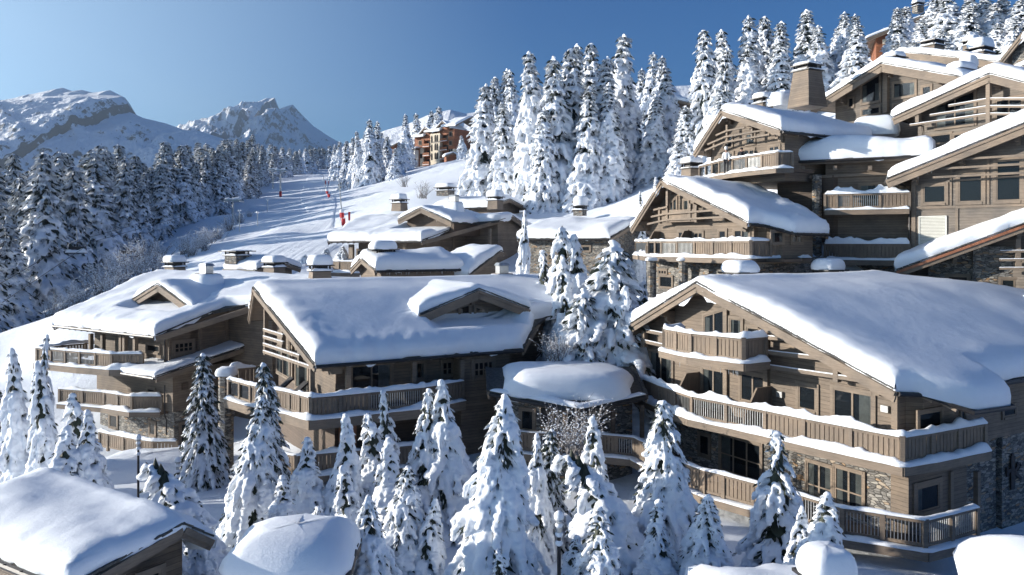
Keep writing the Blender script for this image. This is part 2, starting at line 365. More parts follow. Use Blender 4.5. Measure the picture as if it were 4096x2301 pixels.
def balcony(root, rail, inn, depth=1.6, rh=1.0, styles=None, seed=1, snow=.17, dsnow=.15, beam=.32, label=None, deck=True, posts_snow=True, ret=True, name="balcony"):
    """rail: polyline of rail-top points; inn: plan direction towards the wall"""
    rail = [np.asarray(p, float) for p in rail]; inn = np.array(inn, float); zt = rail[0][2]; zd = zt - rh
    for p in rail: p[2] = zt
    mb = MB(); n = len(rail); i3 = np.array([inn[0], inn[1], 0]); e = np.array([0, 0, 1.])
    outs = []
    for i in range(n):
        d = rail[min(i + 1, n - 1)] - rail[max(i - 1, 0)]; d /= np.linalg.norm(d); o = np.array([d[1], -d[0], 0])
        if o @ i3 > 0: o = -o
        if abs(o @ i3) < .2 and n > 2: o = o
        outs.append(o)
    if deck:
        for i in range(n - 1):
            a = rail[i] + outs[i] * .16; b = rail[i + 1] + outs[i + 1] * .16
            seg = (b - a) / np.linalg.norm(b - a)
            if abs(seg @ i3) > .9: a2, b2 = a - outs[i] * 1.2, b - outs[i + 1] * 1.2
            else: a2, b2 = a + i3 * depth, b + i3 * depth
            zz = zd - .004 * i
            c = [np.array([q[0], q[1], zz - .2]) for q in (a, b, b2, a2)] + [np.array([q[0], q[1], zz]) for q in (a, b, b2, a2)]
            mb.hexa(c, 1)
            mb.bar((a[0] + outs[i][0] * .06, a[1] + outs[i][1] * .06, zd - beam / 2 - .02 - .002 * i), (b[0] + outs[i + 1][0] * .06, b[1] + outs[i + 1][1] * .06, zd - beam / 2 - .02 - .002 * i), .12, beam, 0)
    else:
        mb.bar(rail[0] - e * (rh - .08), rail[-1] - e * (rh - .08), .1, .1, 0)
    o = mb.build(name, [BEAM, DARKW], root)
    if label: o["label"] = label
    for i in range(n):
        pm = MB(); p = rail[i]
        d = rail[min(i + 1, n - 1)] - rail[max(i - 1, 0)]; d /= np.linalg.norm(d)
        pm.bar(p - e * (rh + .12), p + e * .05, .17, .17, 0, up=d); pm.bar(p + e * .051, p + e * .085, .21, .21, 0, up=d)
        adoptpart(pm.build("railing_post", BEAM), o)
    for i in range(n - 1):
        a, b = rail[i].copy(), rail[i + 1].copy(); L = np.linalg.norm(b - a); d = (b - a) / L; a = a + d * .09; b = b - d * .09; L = np.linalg.norm(b - a)
        st = styles[i % len(styles)] if styles else 'board'; pm = MB()
        pm.bar(a - e * .04, b - e * .04, .13, .09); pm.bar(a - e * (rh - .16), b - e * (rh - .16), .08, .12)
        if st == 'board':
            k = max(2, int(round(L / .21)))
            for j in range(k):
                q = lerp(a, b, (j + .5) / k); pm.bar(q - e * (rh - .10), q - e * .085, L / k - .035, .035, 0, up=np.cross(d, e))
        elif st == 'glass':
            c = [a - e * (rh - .22), b - e * (rh - .22), b - e * .1, a - e * .1]; pm.add(c, [(0, 1, 2, 3)], 1)
        else:
            k = max(2, int(round(L / .125)))
            for j in range(k):
                q = lerp(a, b, (j + .5) / k); pm.bar(q - e * (rh - .22), q - e * .085, .028, .028, 2, up=np.cross(d, e))
        adoptpart(pm.build("railing_panel", [BOARD, GLASS, STEEL]), o)
    if snow > 0:
        sm = MB(); L = [0]
        for a, b in zip(rail[:-1], rail[1:]): L.append(L[-1] + np.linalg.norm(b - a))
        snow_strip(sm, [p + e * .06 for p in rail], .115, snow, seed, L if posts_snow else []); adoptpart(sm.build("rail_snow", SNOWT, smooth=True), o)
    if dsnow > 0 and deck:
        sm = MB(); pts = [rail[i] + outs[i] * .12 - e * (rh - .005) for i in range(n)]
        snow_strip(sm, pts, .2, dsnow, seed + 9, []); adoptpart(sm.build("deck_snow", SNOWT, smooth=True), o)
    return o

# ------------------------------------------------------------------ roofs
PROF_H = [0, .33, .66, .86, .95, .99]; PROF_D = [0, -.10, -.05, .14, .42, .9]     # snow lip: height fraction and inset
def sidetab(L, step, lip=1.0):
    e = .95 * max(1, lip * .5); mid = list(np.linspace(e, L - e, max(3, int((L - 2 * e) / step)))) if L > 2 * e + .4 else [L / 2]
    d = [x * lip for x in PROF_D[:5]]; h = PROF_H[:5]
    return np.array(d + mid + [L - x for x in d[::-1]]), np.array(h + [1.0] * len(mid) + h[::-1])
class Roof:
    """a gable (or shed) roof: a runs along the ridge, b across it; z = zr - slope*|b|"""
    def __init__(s, O, adir, zr, sl, sr, bmin, bmax, a0, a1):
        s.O = np.array(O[:2], float); s.ad = np.array(adir, float) / np.linalg.norm(adir); s.bd = np.array([s.ad[1], -s.ad[0]])
        s.zr, s.sl, s.sr = zr, sl, sr
        s.bmin = bmin if isinstance(bmin, list) else [(0, bmin), (1, bmin)]; s.bmax = bmax if isinstance(bmax, list) else [(0, bmax), (1, bmax)]
        s.a0 = a0 if isinstance(a0, list) else [(-99, a0), (99, a0)]; s.a1 = a1 if isinstance(a1, list) else [(-99, a1), (99, a1)]
    def xy(s, a, b): return s.O[0] + a * s.ad[0] + b * s.bd[0], s.O[1] + a * s.ad[1] + b * s.bd[1]
    def z(s, b, sm=0.0):
        b = np.asarray(b, float)
        ab = np.where(b < 0, -b * s.sl, b * s.sr)
        if sm > 0:
            m = (s.sl + s.sr) / 2
            ab = ab + m * sm * .45 * np.exp(-(b / sm) ** 2)
        return s.zr - ab
    def w(s, a, b, dz=0.0):
        x, y = s.xy(a, b); return np.array([x, y, float(s.z(b)) + dz])
    def st(s, sv, tv):
        """sv, tv: fractions along and across -> a, b arrays"""
        SV, TV = np.meshgrid(sv, tv, indexing='ij')
        b0 = pw(s.bmin, SV); b1 = pw(s.bmax, SV); B = b0 + (b1 - b0) * TV
        A0 = pw(s.a0, B); A1 = pw(s.a1, B); A = A0 + (A1 - A0) * SV
        return A, B
    def build(s, root, T=.65, seed=0, slab=.2, ridge_sm=1.2, lump=.18, lip=1.0, step=.3, gutter=(0, 1), rake=(1, 1), fascia=.34, tails=(0, 1), snow=True, edge_rough=.13, sag=0.0, copper=False, mask=None, dent=.75):
        La = max(.5, float(pw(s.a1, 0)) - float(pw(s.a0, 0))); bm = max(t[1] for t in s.bmax) - min(t[1] for t in s.bmin)
        # slab
        sv = np.unique(np.concatenate([np.linspace(0, 1, 9)] + [[t[0] for t in s.bmin if 0 <= t[0] <= 1], [t[0] for t in s.bmax if 0 <= t[0] <= 1]]))
        tmid = [0.0]
        b0m, b1m = s.bmin[0][1], s.bmax[0][1]
        tv = np.unique(np.concatenate([np.linspace(0, 1, 13), [min(1, max(0, -b0m / (b1m - b0m)))]]))
        A, B = s.st(sv, tv); X, Y = s.xy(A, B); Z = s.z(B)
        mb = MB(); top = np.stack([X, Y, Z], -1); bot = top - np.array([0, 0, slab])
        mb.grid(top, 0, True); mb.grid(bot, 1, False)
        for e0, e1, fl in ((top[0], bot[0], 0), (top[-1], bot[-1], 1), (top[:, 0], bot[:, 0], 1), (top[:, -1], bot[:, -1], 0)):
            mb.grid(np.stack([e0, e1], 0), 0, bool(fl))
        # slate edge courses, a little ragged
        rng = random.Random(seed + 77)
        for ends, (ea, sgn) in zip(rake, ((0, -1), (-1, 1))):
            if not ends: continue
            for j in range(len(tv) - 1):
                p, q = top[ea, j], top[ea, j + 1]; k = max(1, int(np.linalg.norm(q - p) / .3))
                for i in range(k):
                    u = lerp(p, q, i / k); v = lerp(p, q, (i + .96) / k); o = np.array([s.ad[0], s.ad[1], 0]) * sgn * (.03 + rng.random() * .05)
                    mb.bar(u + o + np.array([0, 0, .02 + rng.random() * .02]), v + o + np.array([0, 0, .015]), .16, .05 + rng.random() * .02, 0)
        ro = mb.build("roof", [SHING, BEAM], root)
        # bargeboards
        for ends, ea, sgn in ((rake[0], 0, -1), (rake[1], -1, 1)):
            if not ends: continue
            for half in (0, 1):
                bs = [x for x in tv if True]; idx = [j for j in range(len(tv)) if (B[ea, j] <= 1e-6 if half == 0 else B[ea, j] >= -1e-6)]
                if len(idx) < 2: continue
                p, q = top[ea, idx[0]], top[ea, idx[-1]]
                if np.linalg.norm(q - p) < .3: continue
                fb = MB(); o = np.array([s.ad[0], s.ad[1], 0]) * sgn
                fb.bar(p + o * .03 - np.array([0, 0, slab + fascia * .5 - .12]), q + o * .03 - np.array([0, 0, slab + fascia * .5 - .12]), .10, fascia, 0)
                fb.bar(p + o * .10 - np.array([0, 0, slab * .5 + .06]), q + o * .10 - np.array([0, 0, slab * .5 + .06]), .09, slab * .8, 1 if copper else 0)
                adoptpart(fb.build("bargeboard", [BEAM, COPPER]), ro)
        # gutters and rafter tails
        for on, tl, col, sgn in ((gutter[0], tails[0], 0, -1), (gutter[1], tails[1], -1, 1)):
            pts = top[:, col] + np.array([s.bd[0], s.bd[1], 0]) * sgn * .09 - np.array([0, 0, .16])
            if on:
                g = MB(); g.tube(list(pts), .095, 8)
                for i in range(len(pts) - 1):
                    k = max(1, int(np.linalg.norm(pts[i + 1] - pts[i]) / .9))
                    for j in range(k):
                        q = lerp(pts[i], pts[i + 1], (j + .5) / k); g.bar(q - np.array([s.bd[0], s.bd[1], 0]) * sgn * .14 + np.array([0, 0, .03]), q + np.array([s.bd[0], s.bd[1], 0]) * sgn * .1 + np.array([0, 0, .09]), .035, .03)
                adoptpart(g.build("gutter", METAL, smooth=False), ro)
            if tl:
                g = MB(); c = top[:, col]; sl = s.sl if sgn < 0 else s.sr
                for i in range(len(c) - 1):
                    L = np.linalg.norm(c[i + 1] - c[i]); k = max(1, int(L / .62))
                    for j in range(k):
                        q = lerp(c[i], c[i + 1], (j + .5) / k) - np.array([0, 0, slab + .075]); dv = np.array([s.bd[0], s.bd[1], 0]) * -sgn
                        g.bar(q + dv * .06 + np.array([0, 0, sl * .06]), q + dv * 1.3 + np.array([0, 0, sl * 1.3]), .11, .15)
                adoptpart(g.build("rafter_tails", BEAM), ro)
        if snow:
            da, ha = sidetab(La, step, lip); db, hb = sidetab(bm, step, lip)
            sv = da / La; tv2 = db / bm
            A, B = s.st(sv, tv2)
            H = np.minimum(ha[:, None], hb[None, :])
            n1 = fbm(A * .30 + seed, B * .30 + seed * 1.7, seed, 3) - .5; n2 = fbm(A * 1.3 + seed, B * 1.3, seed + 3, 3) - .5
            er = fbm(A * 1.6, B * 1.6 + seed, seed + 11, 3) - .5
            TT = T * (1 + dent * n1) + lump * n2 * .6 * np.clip(1.3 - np.minimum(np.minimum(A - A.min(0), A.max(0) - A), np.minimum(B - B.min(1)[:, None], B.max(1)[:, None] - B)) / 3.0, .25, 1)
            if mask is not None: TT = TT * mask(A, B)
            Zs = s.z(B, ridge_sm) + .01 + H * TT
            edge = np.where(H < .9, 1.0, 0.0)
            ea = np.where(np.arange(len(da))[:, None] < 5, -1, np.where(np.arange(len(da))[:, None] >= len(da) - 5, 1, 0)); eb = np.where(np.arange(len(db))[None, :] < 5, -1, np.where(np.arange(len(db))[None, :] >= len(db) - 5, 1, 0))
            hm = np.clip(H * 3, 0, 1)
            A = A + ea * edge * er * edge_rough * 2.4 * hm; B = B + eb * edge * er * edge_rough * 2.4 * hm
            Zs = Zs - np.where(H <= 0, .03 + .42 * np.clip(fbm(A * 1.1 + B * .9, B * 1.1 - A * .7 + seed, seed + 21, 3) - .42, 0, 1) * 2 * np.ones_like(H), 0)
            Zs = Zs + np.where(H > .3, (fbm(A * 2.6, B * 2.6 + seed, seed + 31, 3, True) - .5) * .16 * np.clip(1.25 - np.minimum(np.minimum(A - A.min(0), A.max(0) - A), np.minimum(B - B.min(1)[:, None], B.max(1)[:, None] - B)) / 1.4, .03, 1), 0)
            if sag: Zs = Zs - sag * np.clip(1 - H, 0, 1) * hm
            X, Y = s.xy(A, B); sm = MB(); sm.grid(np.stack([X, Y, Zs], -1), 0, True)
            adoptpart(sm.build("roof_snow", SNOW, smooth=True), ro)
        return ro
    def walls(s, root, aw0, aw1, wl, wr, zb, mat=None, name="wall", dz=-.24, ztop=None):
        mb = MB(); mat = mat or WOOD
        bs = [-wl, 0, wr] if wl > 0 and wr > 0 else [-wl, wr]
        tops = [float(s.z(b)) + dz if ztop is None else ztop for b in bs]
        pr = [(bs[0], zb), (bs[-1], zb)] + [(b, t) for b, t in zip(bs[::-1], tops[::-1])]
        n = len(pr); v = [];
        for a in (aw0, aw1):
            for b, z in pr:
                x, y = s.xy(a, b); v.append((x, y, z))
        f = [tuple(range(n)), tuple(range(2 * n - 1, n - 1, -1))] + [(i, i + n, (i + 1) % n + n, (i + 1) % n) for i in range(n)]
        mb.add(v, f); return mb.build(name, mat, root)
    def purlins(s, root, bs, a_out, a_in, sec=.26):
        for b in bs:
            mb = MB()
            z = float(s.z(b)) - .42
            p = np.array([*s.xy(a_out, b), z]); q = np.array([*s.xy(a_in, b), z]); mb.bar(p, q, sec, sec * 1.15)
            p2 = np.array([*s.xy(lerp(a_out, a_in, .35), b), z - sec * 1.0]); q2 = np.array([*s.xy(a_in, b), z - sec * 1.0]); mb.bar(p2, q2, sec * .9, sec * .9)
            p3 = np.array([*s.xy(lerp(a_out, a_in, .65), b), z - sec * 1.8]); q3 = np.array([*s.xy(a_in, b), z - sec * 1.8]); mb.bar(p3, q3, sec * .85, sec * .75); mb.build("purlin", BEAM, root)
    def front(s, a=0.0): return Fac(s.xy(a, 0), s.bd, -s.ad)          # the gable end: u = b
    def side(s, b): return Fac(s.xy(0, b), s.ad, s.bd)                 # the eave side at +b: u = a

def prism(root, poly, z0, z1, mat, name="wall"):
    mb = MB(); n = len(poly); v = [(p[0], p[1], z0) for p in poly] + [(p[0], p[1], z1) for p in poly]
    ar = sum(poly[i][0] * poly[(i + 1) % n][1] - poly[(i + 1) % n][0] * poly[i][1] for i in range(n))
    f = [tuple(range(n - 1, -1, -1)), tuple(range(n, 2 * n))] + [(i, (i + 1) % n, (i + 1) % n + n, i + n) for i in range(n)]
    if ar < 0: f = [x[::-1] for x in f]
    mb.add(v, f); return mb.build(name, mat, root)

def snow_pillow(mb, c, rx, ry, h, seed=0, yaw=0.0, mi=0, flat=.35):
    n, m = 20, 7; rows = []
    cs, sn = math.cos(yaw), math.sin(yaw)
    for i in range(m + 1):
        t = i / m; th = t * math.pi * .5
        rr = math.sin(math.pi / 2 - th) ** flat if i < m else 0.0; z = h * math.sin(th)
        if i == 0: rr, z = .93, -.02
        row = []
        for k in range(n + 1):
            ph = 2 * math.pi * (k % n) / n
            sx = abs(math.cos(ph)) ** .55 * (1 if math.cos(ph) >= 0 else -1); sy = abs(math.sin(ph)) ** .55 * (1 if math.sin(ph) >= 0 else -1)
            g = 1 + .15 * (float(fbm(np.array(sx * 2.1 + seed), np.array(sy * 2.1 + t), seed, 2)) - .5) * 2
            x, y = rx * rr * sx * g * .95, ry * rr * sy * g * .95
            row.append((c[0] + x * cs - y * sn, c[1] + x * sn + y * cs, c[2] + z * (.9 + .2 * g - .1)))
        rows.append(row)
    mb.grid(np.array(rows), mi, True)

def chimney(root, base, w, d, h, yaw=0.0, kind='cap', seed=0, mat=None, snow=.55, taper=.0, label=None, capw=1.35):
    """kind cap: plastered box, louvred slot, slab and thick snow pillow; kind metal: steel flue box on a snow plastered stack"""
    base = np.array(base, float) - np.array([0, 0, .38 if kind == 'cap' and h < 1.1 else 0]); cs, sn = math.cos(yaw), math.sin(yaw)
    def q(x, y, z): return (base[0] + x * cs - y * sn, base[1] + x * sn + y * cs, base[2] + z)
    def fr(mb, w0, d0, z0, w1, d1, z1, mi=0):
        mb.hexa([q(-w0 / 2, -d0 / 2, z0), q(w0 / 2, -d0 / 2, z0), q(w0 / 2, d0 / 2, z0), q(-w0 / 2, d0 / 2, z0),
                 q(-w1 / 2, -d1 / 2, z1), q(w1 / 2, -d1 / 2, z1), q(w1 / 2, d1 / 2, z1), q(-w1 / 2, d1 / 2, z1)], mi)
    mb = MB(); fr(mb, w * (1 + taper), d * (1 + taper), 0, w, d, h)
    o = mb.build("chimney", mat or WOOD, root)
    if label: o["label"] = label
    if kind == 'metal':
        m2 = MB(); fr(m2, w * .62, d * .62, h, w * .62, d * .62, h + .55); fr(m2, w * .8, d * .74, h + .56, w * .55, d * .55, h + .75)
        for k in range(5): fr(m2, w * .66, d * .04, h + .05, w * .66, d * .04, h + .5) if k == 9 else None
        adoptpart(m2.build("flue_box", STEEL), o)
        s2 = MB(); snow_pillow(s2, q(0, 0, h * .02), w * (.62 + taper / 2), d * (.62 + taper / 2), h * .97, seed, yaw, flat=.22); adoptpart(s2.build("chimney_snow", SNOW, smooth=True), o)
        return o
    c = MB(); fr(c, w * 1.18, d * 1.18, h, w * 1.18, d * 1.18, h + .09)
    for sx in (-1, 1):
        for sy in (-1, 1):
            x, y = sx * w * .46, sy * d * .46; c.bar(q(x, y, h + .09), q(x, y, h + .42), .12, .12)
    for k in range(9):
        x = lerp(-w * .42, w * .42, k / 8)
        c.bar(q(x, -d * .44, h + .09), q(x, -d * .44, h + .42), .05, .05); c.bar(q(x, d * .44, h + .09), q(x, d * .44, h + .42), .05, .05)
    fr(c, w * .7, d * .7, h + .09, w * .7, d * .7, h + .41)
    fr(c, w * capw, d * capw, h + .42, w * capw, d * capw, h + .5)
    adoptpart(c.build("chimney_cap", METAL), o)
    s2 = MB(); snow_pillow(s2, q(0, 0, h + .5), w * capw * .54, d * capw * .54, snow, seed, yaw)
    for sy in (-1, 1):
        snow_strip(s2, [q(-w * .56, sy * d * .56, h + .09), q(w * .56, sy * d * .56, h + .09)], .1, .12, seed + sy + 3, [])
    for sx in (-1, 1):
        snow_strip(s2, [q(sx * w * .56, -d * .5, h + .09), q(sx * w * .56, d * .5, h + .09)], .1, .12, seed + sx + 5, [])
    adoptpart(s2.build("chimney_snow", SNOW, smooth=True), o)
    return o

def icicles(root, pts, seed=0, dens=5, mx=.35, name="icicles"):
    rng = random.Random(seed); mb = MB()
    for a, b in zip(pts[:-1], pts[1:]):
        a = np.asarray(a, float); b = np.asarray(b, float); L = np.linalg.norm(b - a)
        for k in range(int(L * dens)):
            p = lerp(a, b, rng.random()); h = mx * (.2 + rng.random() ** 2)
            mb.tube([p, p - np.array([0, 0, h])], [.018, .002], 5, 0, False)
    o = mb.build(name, ICE); o.parent = root; return o

# ------------------------------------------------------------------ terrain
CTRL = [  # (px, py, distance) seen snow surfaces, and plain x, y, z points where they are hidden
    ('w', -10, 12, -11.5), ('w', 12, 12, -11.5), ('w', -40, 15, -13), ('w', 45, 12, -12), ('w', 0, 23, -10.9), ('w', -12, 24, -11.3), ('w', 8, 24, -10.8),
    ('w', 2, 32, -11.6), ('w', -12, 33, -12.0), ('w', 9, 31, -11.9), ('w', 17, 27, -12.3), ('w', 24, 30, -12.6), ('w', -24, 36, -12.6), ('w', -40, 40, -13.5), ('w', -20, 46, -13.2),
    ('w', -30, 54, -13.9), ('w', -27, 50, -14.0), ('w', -22, 51, -13.9), ('w', -34, 60, -13.8), ('w', -18, 56, -13), ('w', -38, 64, -13), ('w', 4, 42, -12), ('w', 10, 50, -9), ('w', 2, 55, -8), ('w', -12, 62, -8), ('w', 18, 50, -6), ('w', 26, 38, -12.6), ('w', 21, 31, -12.6), ('w', 32, 36, -12.6), ('w', 22, 24, -12.4), ('w', 36, 44, -11),
    ('w', 14, 62, 0), ('w', 20, 58, 2.5), ('w', 28, 66, 6), ('w', 40, 62, 8), ('w', 33, 52, -6), ('w', 42, 82, 15), ('w', 60, 70, 14),
    ('p', 20, 1490, 76), ('p', 0, 1330, 88), ('p', 150, 1290, 92), ('p', 350, 1160, 105), ('p', 500, 1080, 118), ('p', 690, 965, 145), ('p', 850, 870, 185), ('p', 1000, 795, 235), ('p', 1110, 735, 300),
    ('p', 300, 1250, 80), ('p', 800, 1040, 105), ('p', 1000, 1000, 105), ('p', 1150, 930, 125), ('p', 1180, 860, 165), ('p', 1210, 780, 250), ('p', 1240, 700, 400), ('p', 1330, 705, 400),
    ('p', 1280, 930, 125), ('p', 1290, 790, 250), ('p', 1330, 860, 170), ('p', 1400, 800, 190), ('p', 1500, 770, 170), ('p', 1430, 720, 280), ('p', 1650, 675, 250), ('p', 1800, 645, 290), ('p', 1680, 690, 220), ('p', 1600, 830, 125), ('p', 1800, 740, 140),
    ('p', 1900, 800, 128), ('p', 1950, 720, 165), ('p', 2000, 690, 180), ('p', 2250, 845, 105), ('p', 2100, 860, 100), ('p', 2450, 800, 105), ('p', 2600, 720, 110), ('p', 2560, 850, 88), ('p', 2588, 690, 160), ('p', 2700, 620, 130),
    ('w', 2, 78, -3.8), ('w', -12, 100, 0.0), ('w', 6, 90, -0.5), ('w', -8, 76, -4.5), ('w', 9, 66, -5.8), ('w', 12, 74, -4.0), ('w', -14, 84, -3.4), ('w', -2, 68, -6.2), ('w', -25, 80, -4),
    ('w', 34, 100, 15), ('w', 45, 100, 20), ('w', 55, 95, 22), ('w', 66, 95, 25), ('w', 50, 130, 27), ('w', 75, 130, 36), ('w', 30, 140, 18), ('w', 20, 200, 26),
    # valley and forest floor on the left
    ('w', -62, 100, -12.5), ('w', -75, 100, -13), ('w', -66, 125, -8), ('w', -90, 130, -10), ('w', -68, 150, -1), ('w', -95, 165, -2), ('w', -75, 200, 4), ('w', -110, 220, 6), ('w', -82, 250, 13), ('w', -120, 300, 20),
    ('w', -97, 330, 26), ('w', -130, 400, 36), ('w', -100, 430, 40), ('w', -60, 460, 41), ('w', -150, 120, -12), ('w', -60, 70, -12.5), ('w', -90, 60, -15), ('w', -150, 60, -10),
    ('w', -60, 600, 30), ('w', 0, 600, 45), ('w', 100, 500, 70), ('w', 200, 300, 70), ('w', 200, 100, 45), ('w', 150, 20, 10), ('w', -200, 600, 20), ('w', -300, 300, 20), ('w', -300, 20, 5), ('w', 0, -60, -14), ('w', 150, -80, -10), ('w', -200, -80, -10),
    ('w', 0, 1200, -60), ('w', -800, 900, -60), ('w', 800, 900, 150), ('w', 900, 100, 120), ('w', -900, 100, 0)]
CP = np.array([(P(*c[1:]) if c[0] == 'p' else np.array(c[1:], float)) for c in CTRL])
def _phi(r): return np.sqrt(r * r + 9.0)
_n = len(CP); _A = np.zeros((_n + 3, _n + 3)); _d = np.hypot(CP[:, None, 0] - CP[None, :, 0], CP[:, None, 1] - CP[None, :, 1])
_A[:_n, :_n] = _phi(_d) - np.eye(_n) * .6; _A[:_n, _n] = 1; _A[:_n, _n + 1:] = CP[:, :2]; _A[_n, :_n] = 1; _A[_n + 1:, :_n] = CP[:, :2].T
_w = np.linalg.solve(_A, np.concatenate([CP[:, 2], [0, 0, 0]]))
def ground_z(x, y):
    x = np.asarray(x, float); y = np.asarray(y, float); sh = x.shape; x = x.ravel(); y = y.ravel(); out = np.full(len(x), _w[_n]) + x * _w[_n + 1] + y * _w[_n + 2]
    for i in range(_n): out += _w[i] * _phi(np.hypot(x - CP[i, 0], y - CP[i, 1]))
    return out.reshape(sh)
def gz(x, y): return float(ground_z(np.array([x]), np.array([y]))[0])
_sx = np.linspace(-1, 1, 300); GX = np.sign(_sx) * (np.abs(_sx) * 130 + np.abs(_sx) ** 5 * 1450)
GY = np.concatenate([np.linspace(-120, 8, 14), np.linspace(10, 90, 150), np.geomspace(90.8, 520, 170)[1:], np.linspace(560, 1500, 14)])
gx, gy = np.meshgrid(GX, GY, indexing='ij'); gzv = ground_z(gx, gy)
gzv = gzv + (fbm(gx * .22, gy * .22, 3, 4) - .5) * .5 + (fbm(gx * .05, gy * .05, 8, 3) - .5) * 1.5 * np.clip((gy - 90) / 60, 0, 1)
gm = MB(); gm.grid(np.stack([gx, gy, gzv], -1), 0, True)
tag(gm.build("ground", SNOWG, smooth=True), "deep untracked snow covering the slopes and the ground between the chalets", "snow", None, "structure")
# groomed run: a sheet a little above the ground
ys = np.geomspace(82, 440, 150); ee = []
LE = [(82, -44), (105, -42), (125, -40), (145, -41), (165, -42), (200, -53), (250, -67), (300, -78), (400, -99), (440, -106)]
RE = [(82, -22), (105, -21), (125, -27.5), (165, -36), (200, -44), (250, -58), (300, -68), (400, -88), (440, -95)]
pa = []
for y in ys:
    l, r = pw(LE, y), pw(RE, y); xs = np.linspace(l, r, 24); zz = ground_z(xs, np.full(24, y))
    zz = zz + (fbm(xs * .22, np.full(24, y) * .22, 3, 4) - .5) * .5 + (fbm(xs * .05, np.full(24, y) * .05, 8, 3) - .5) * 1.5 * np.clip((y - 90) / 60, 0, 1)
    t = np.abs(np.linspace(-1, 1, 24)); pa.append(np.stack([xs, np.full(24, y), zz + .10 * (1 - t ** 6) + .02 - .3 * (t > .999)], -1))
pm = MB(); pm.grid(np.array(pa), 0, False)
tag(pm.build("ski_run", mat_piste("groomed_snow"), smooth=True), "wide groomed ski run climbing between the forest and the chalets", "ski run", None, "structure")

# ------------------------------------------------------------------ mountains
def mountain(name, prof, D, depth, zlow, amp, seed, mat, label, nu=380, nv=130, fall=1.0, scale=1.0, back=.35, ridge=None):
    px = np.linspace(prof[0][0], prof[-1][0], nu); py = np.interp(px, [p[0] for p in prof], [p[1] for p in prof])
    xr = (px - CX) / FPX * D; zr = (HY - py) / FPX * D
    v = np.concatenate([np.linspace(-back, 0, 14)[:-1], np.linspace(0, 1, nv)]); U, V = np.meshgrid(np.arange(nu), v, indexing='ij')
    X = xr[U]; Y = D - V * depth; Zr = zr[U]
    Z = np.where(V >= 0, zlow + (Zr - zlow) * (1 - np.abs(V)) ** fall, Zr - (Zr - zlow) * np.abs(V) * 1.2)
    env = np.clip(np.abs(V) * 7, .04, 1) * np.clip((1.05 - V) * 2, 0, 1)
    r = fbm(X / (420 * scale) + V * 1.2, Y / (420 * scale) + seed, seed, 6, True) - .55
    r2 = fbm(X / (90 * scale), Y / (120 * scale), seed + 5, 5, True) - .55
    r3 = fbm(X / (26 * scale), Y / (40 * scale), seed + 9, 4, True) - .55
    Z = Z + (r * amp + r2 * amp * .42 + r3 * amp * .13) * env
    X = X + (fbm(Y / (150 * scale), X / (150 * scale), seed + 2, 4) - .5) * amp * .35 * env
    m = MB(); m.grid(np.stack([X, Y, Z], -1), 0, False); o = m.build(name, mat, smooth=False)
    return tag(o, label, "mountain", None, "structure")
MT1 = mat_mountain("mountain_snow_rock", (.15, .145, .145), .70, .012)
MT2 = mat_mountain("peak_snow_rock", (.19, .19, .205), .69, .006)
MT3 = mat_mountain("snow_dome", (.25, .25, .26), .66, .01)
mountain("mountain", [(-700, 430), (-300, 400), (0, 413), (96, 400), (180, 388), (251, 385), (324, 380), (413, 382), (487, 386), (509, 412), (518, 450), (575, 474), (664, 495), (737, 522), (800, 528), (900, 560), (1050, 620)], 1700, 1000, -160, 85, 4, MT1, "broad snowy mountain with dark rock bands above the left forest", nv=170, fall=.85)
mountain("mountain", [(-150, 440), (60, 396), (150, 372), (251, 352), (290, 366), (324, 360), (370, 372), (440, 362), (500, 392), (530, 450), (600, 520), (700, 560)], 2300, 500, 150, 40, 9, MT3, "rounded snow summit rising behind the left mountain shoulder", nv=60, fall=.9)
mountain("mountain", [(700, 560), (770, 535), (804, 519), (833, 493), (885, 482), (925, 465), (959, 445), (1000, 424), (1032, 408), (1052, 398), (1069, 391), (1085, 394), (1099, 391), (1108, 415), (1116, 437), (1140, 428), (1172, 419), (1190, 440), (1209, 460), (1253, 504), (1298, 535), (1342, 562), (1420, 600)], 3600, 1900, -260, 190, 21, MT2, "jagged snow covered peak at the head of the valley", nv=170, fall=.8, scale=1.5)
mountain("mountain", [(1380, 580), (1480, 545), (1543, 522), (1633, 496), (1717, 459), (1760, 448), (1802, 440), (1863, 456), (1960, 440), (2200, 400), (2420, 350), (2520, 338), (2600, 328), (2700, 345), (2800, 340), (3000, 300)], 900, 380, -60, 25, 33, MT3, "smooth snowy ridge behind the russet hotel", nv=60)

# ------------------------------------------------------------------ chalets
A30 = np.array([.866, .5]); B30 = np.array([.5, -.866]); AP = np.array([.55, .835]); BP = np.array([.835, -.55])
def slats(root, F, segs, name="slat_screen", sec=(.10, .13), snow=True):
    mb = MB(); sm = MB()
    for k, (x0, y0, x1, y1) in enumerate(segs):
        p, q = F.at(x0, y0), F.at(x1, y1); mb.bar(p, q, sec[0], sec[1])
        if snow: sm.bar(p + np.array([0, 0, sec[1] / 2 + .018]), q + np.array([0, 0, sec[1] / 2 + .018]), sec[0] * .9, .035)
    o = mb.build(name, BEAM, root)
    if snow: adoptpart(sm.build("snow_line", SNOWT), o)
    return o
def posts(root, F, lst, name="post", w=.22, mat=None):
    for (px, y0, y1) in lst:
        mb = MB(); mb.bar(F.at(px, y1), F.at(px, y0), w, w, 0, up=(F.uv[0], F.uv[1], 0)); mb.build(name, mat or BEAM, root)
def beams(root, F, segs, w=.2, h=.24, name="beam", mat=None):
    mb = MB()
    for (x0, y0, x1, y1) in segs: mb.bar(F.at(x0, y0), F.at(x1, y1), w, h)
    return mb.build(name, mat or BEAM, root)
def downpipe(root, pts, r=.05):
    mb = MB(); mb.tube(pts, r, 6); return mb.build("downpipe", METAL, root)
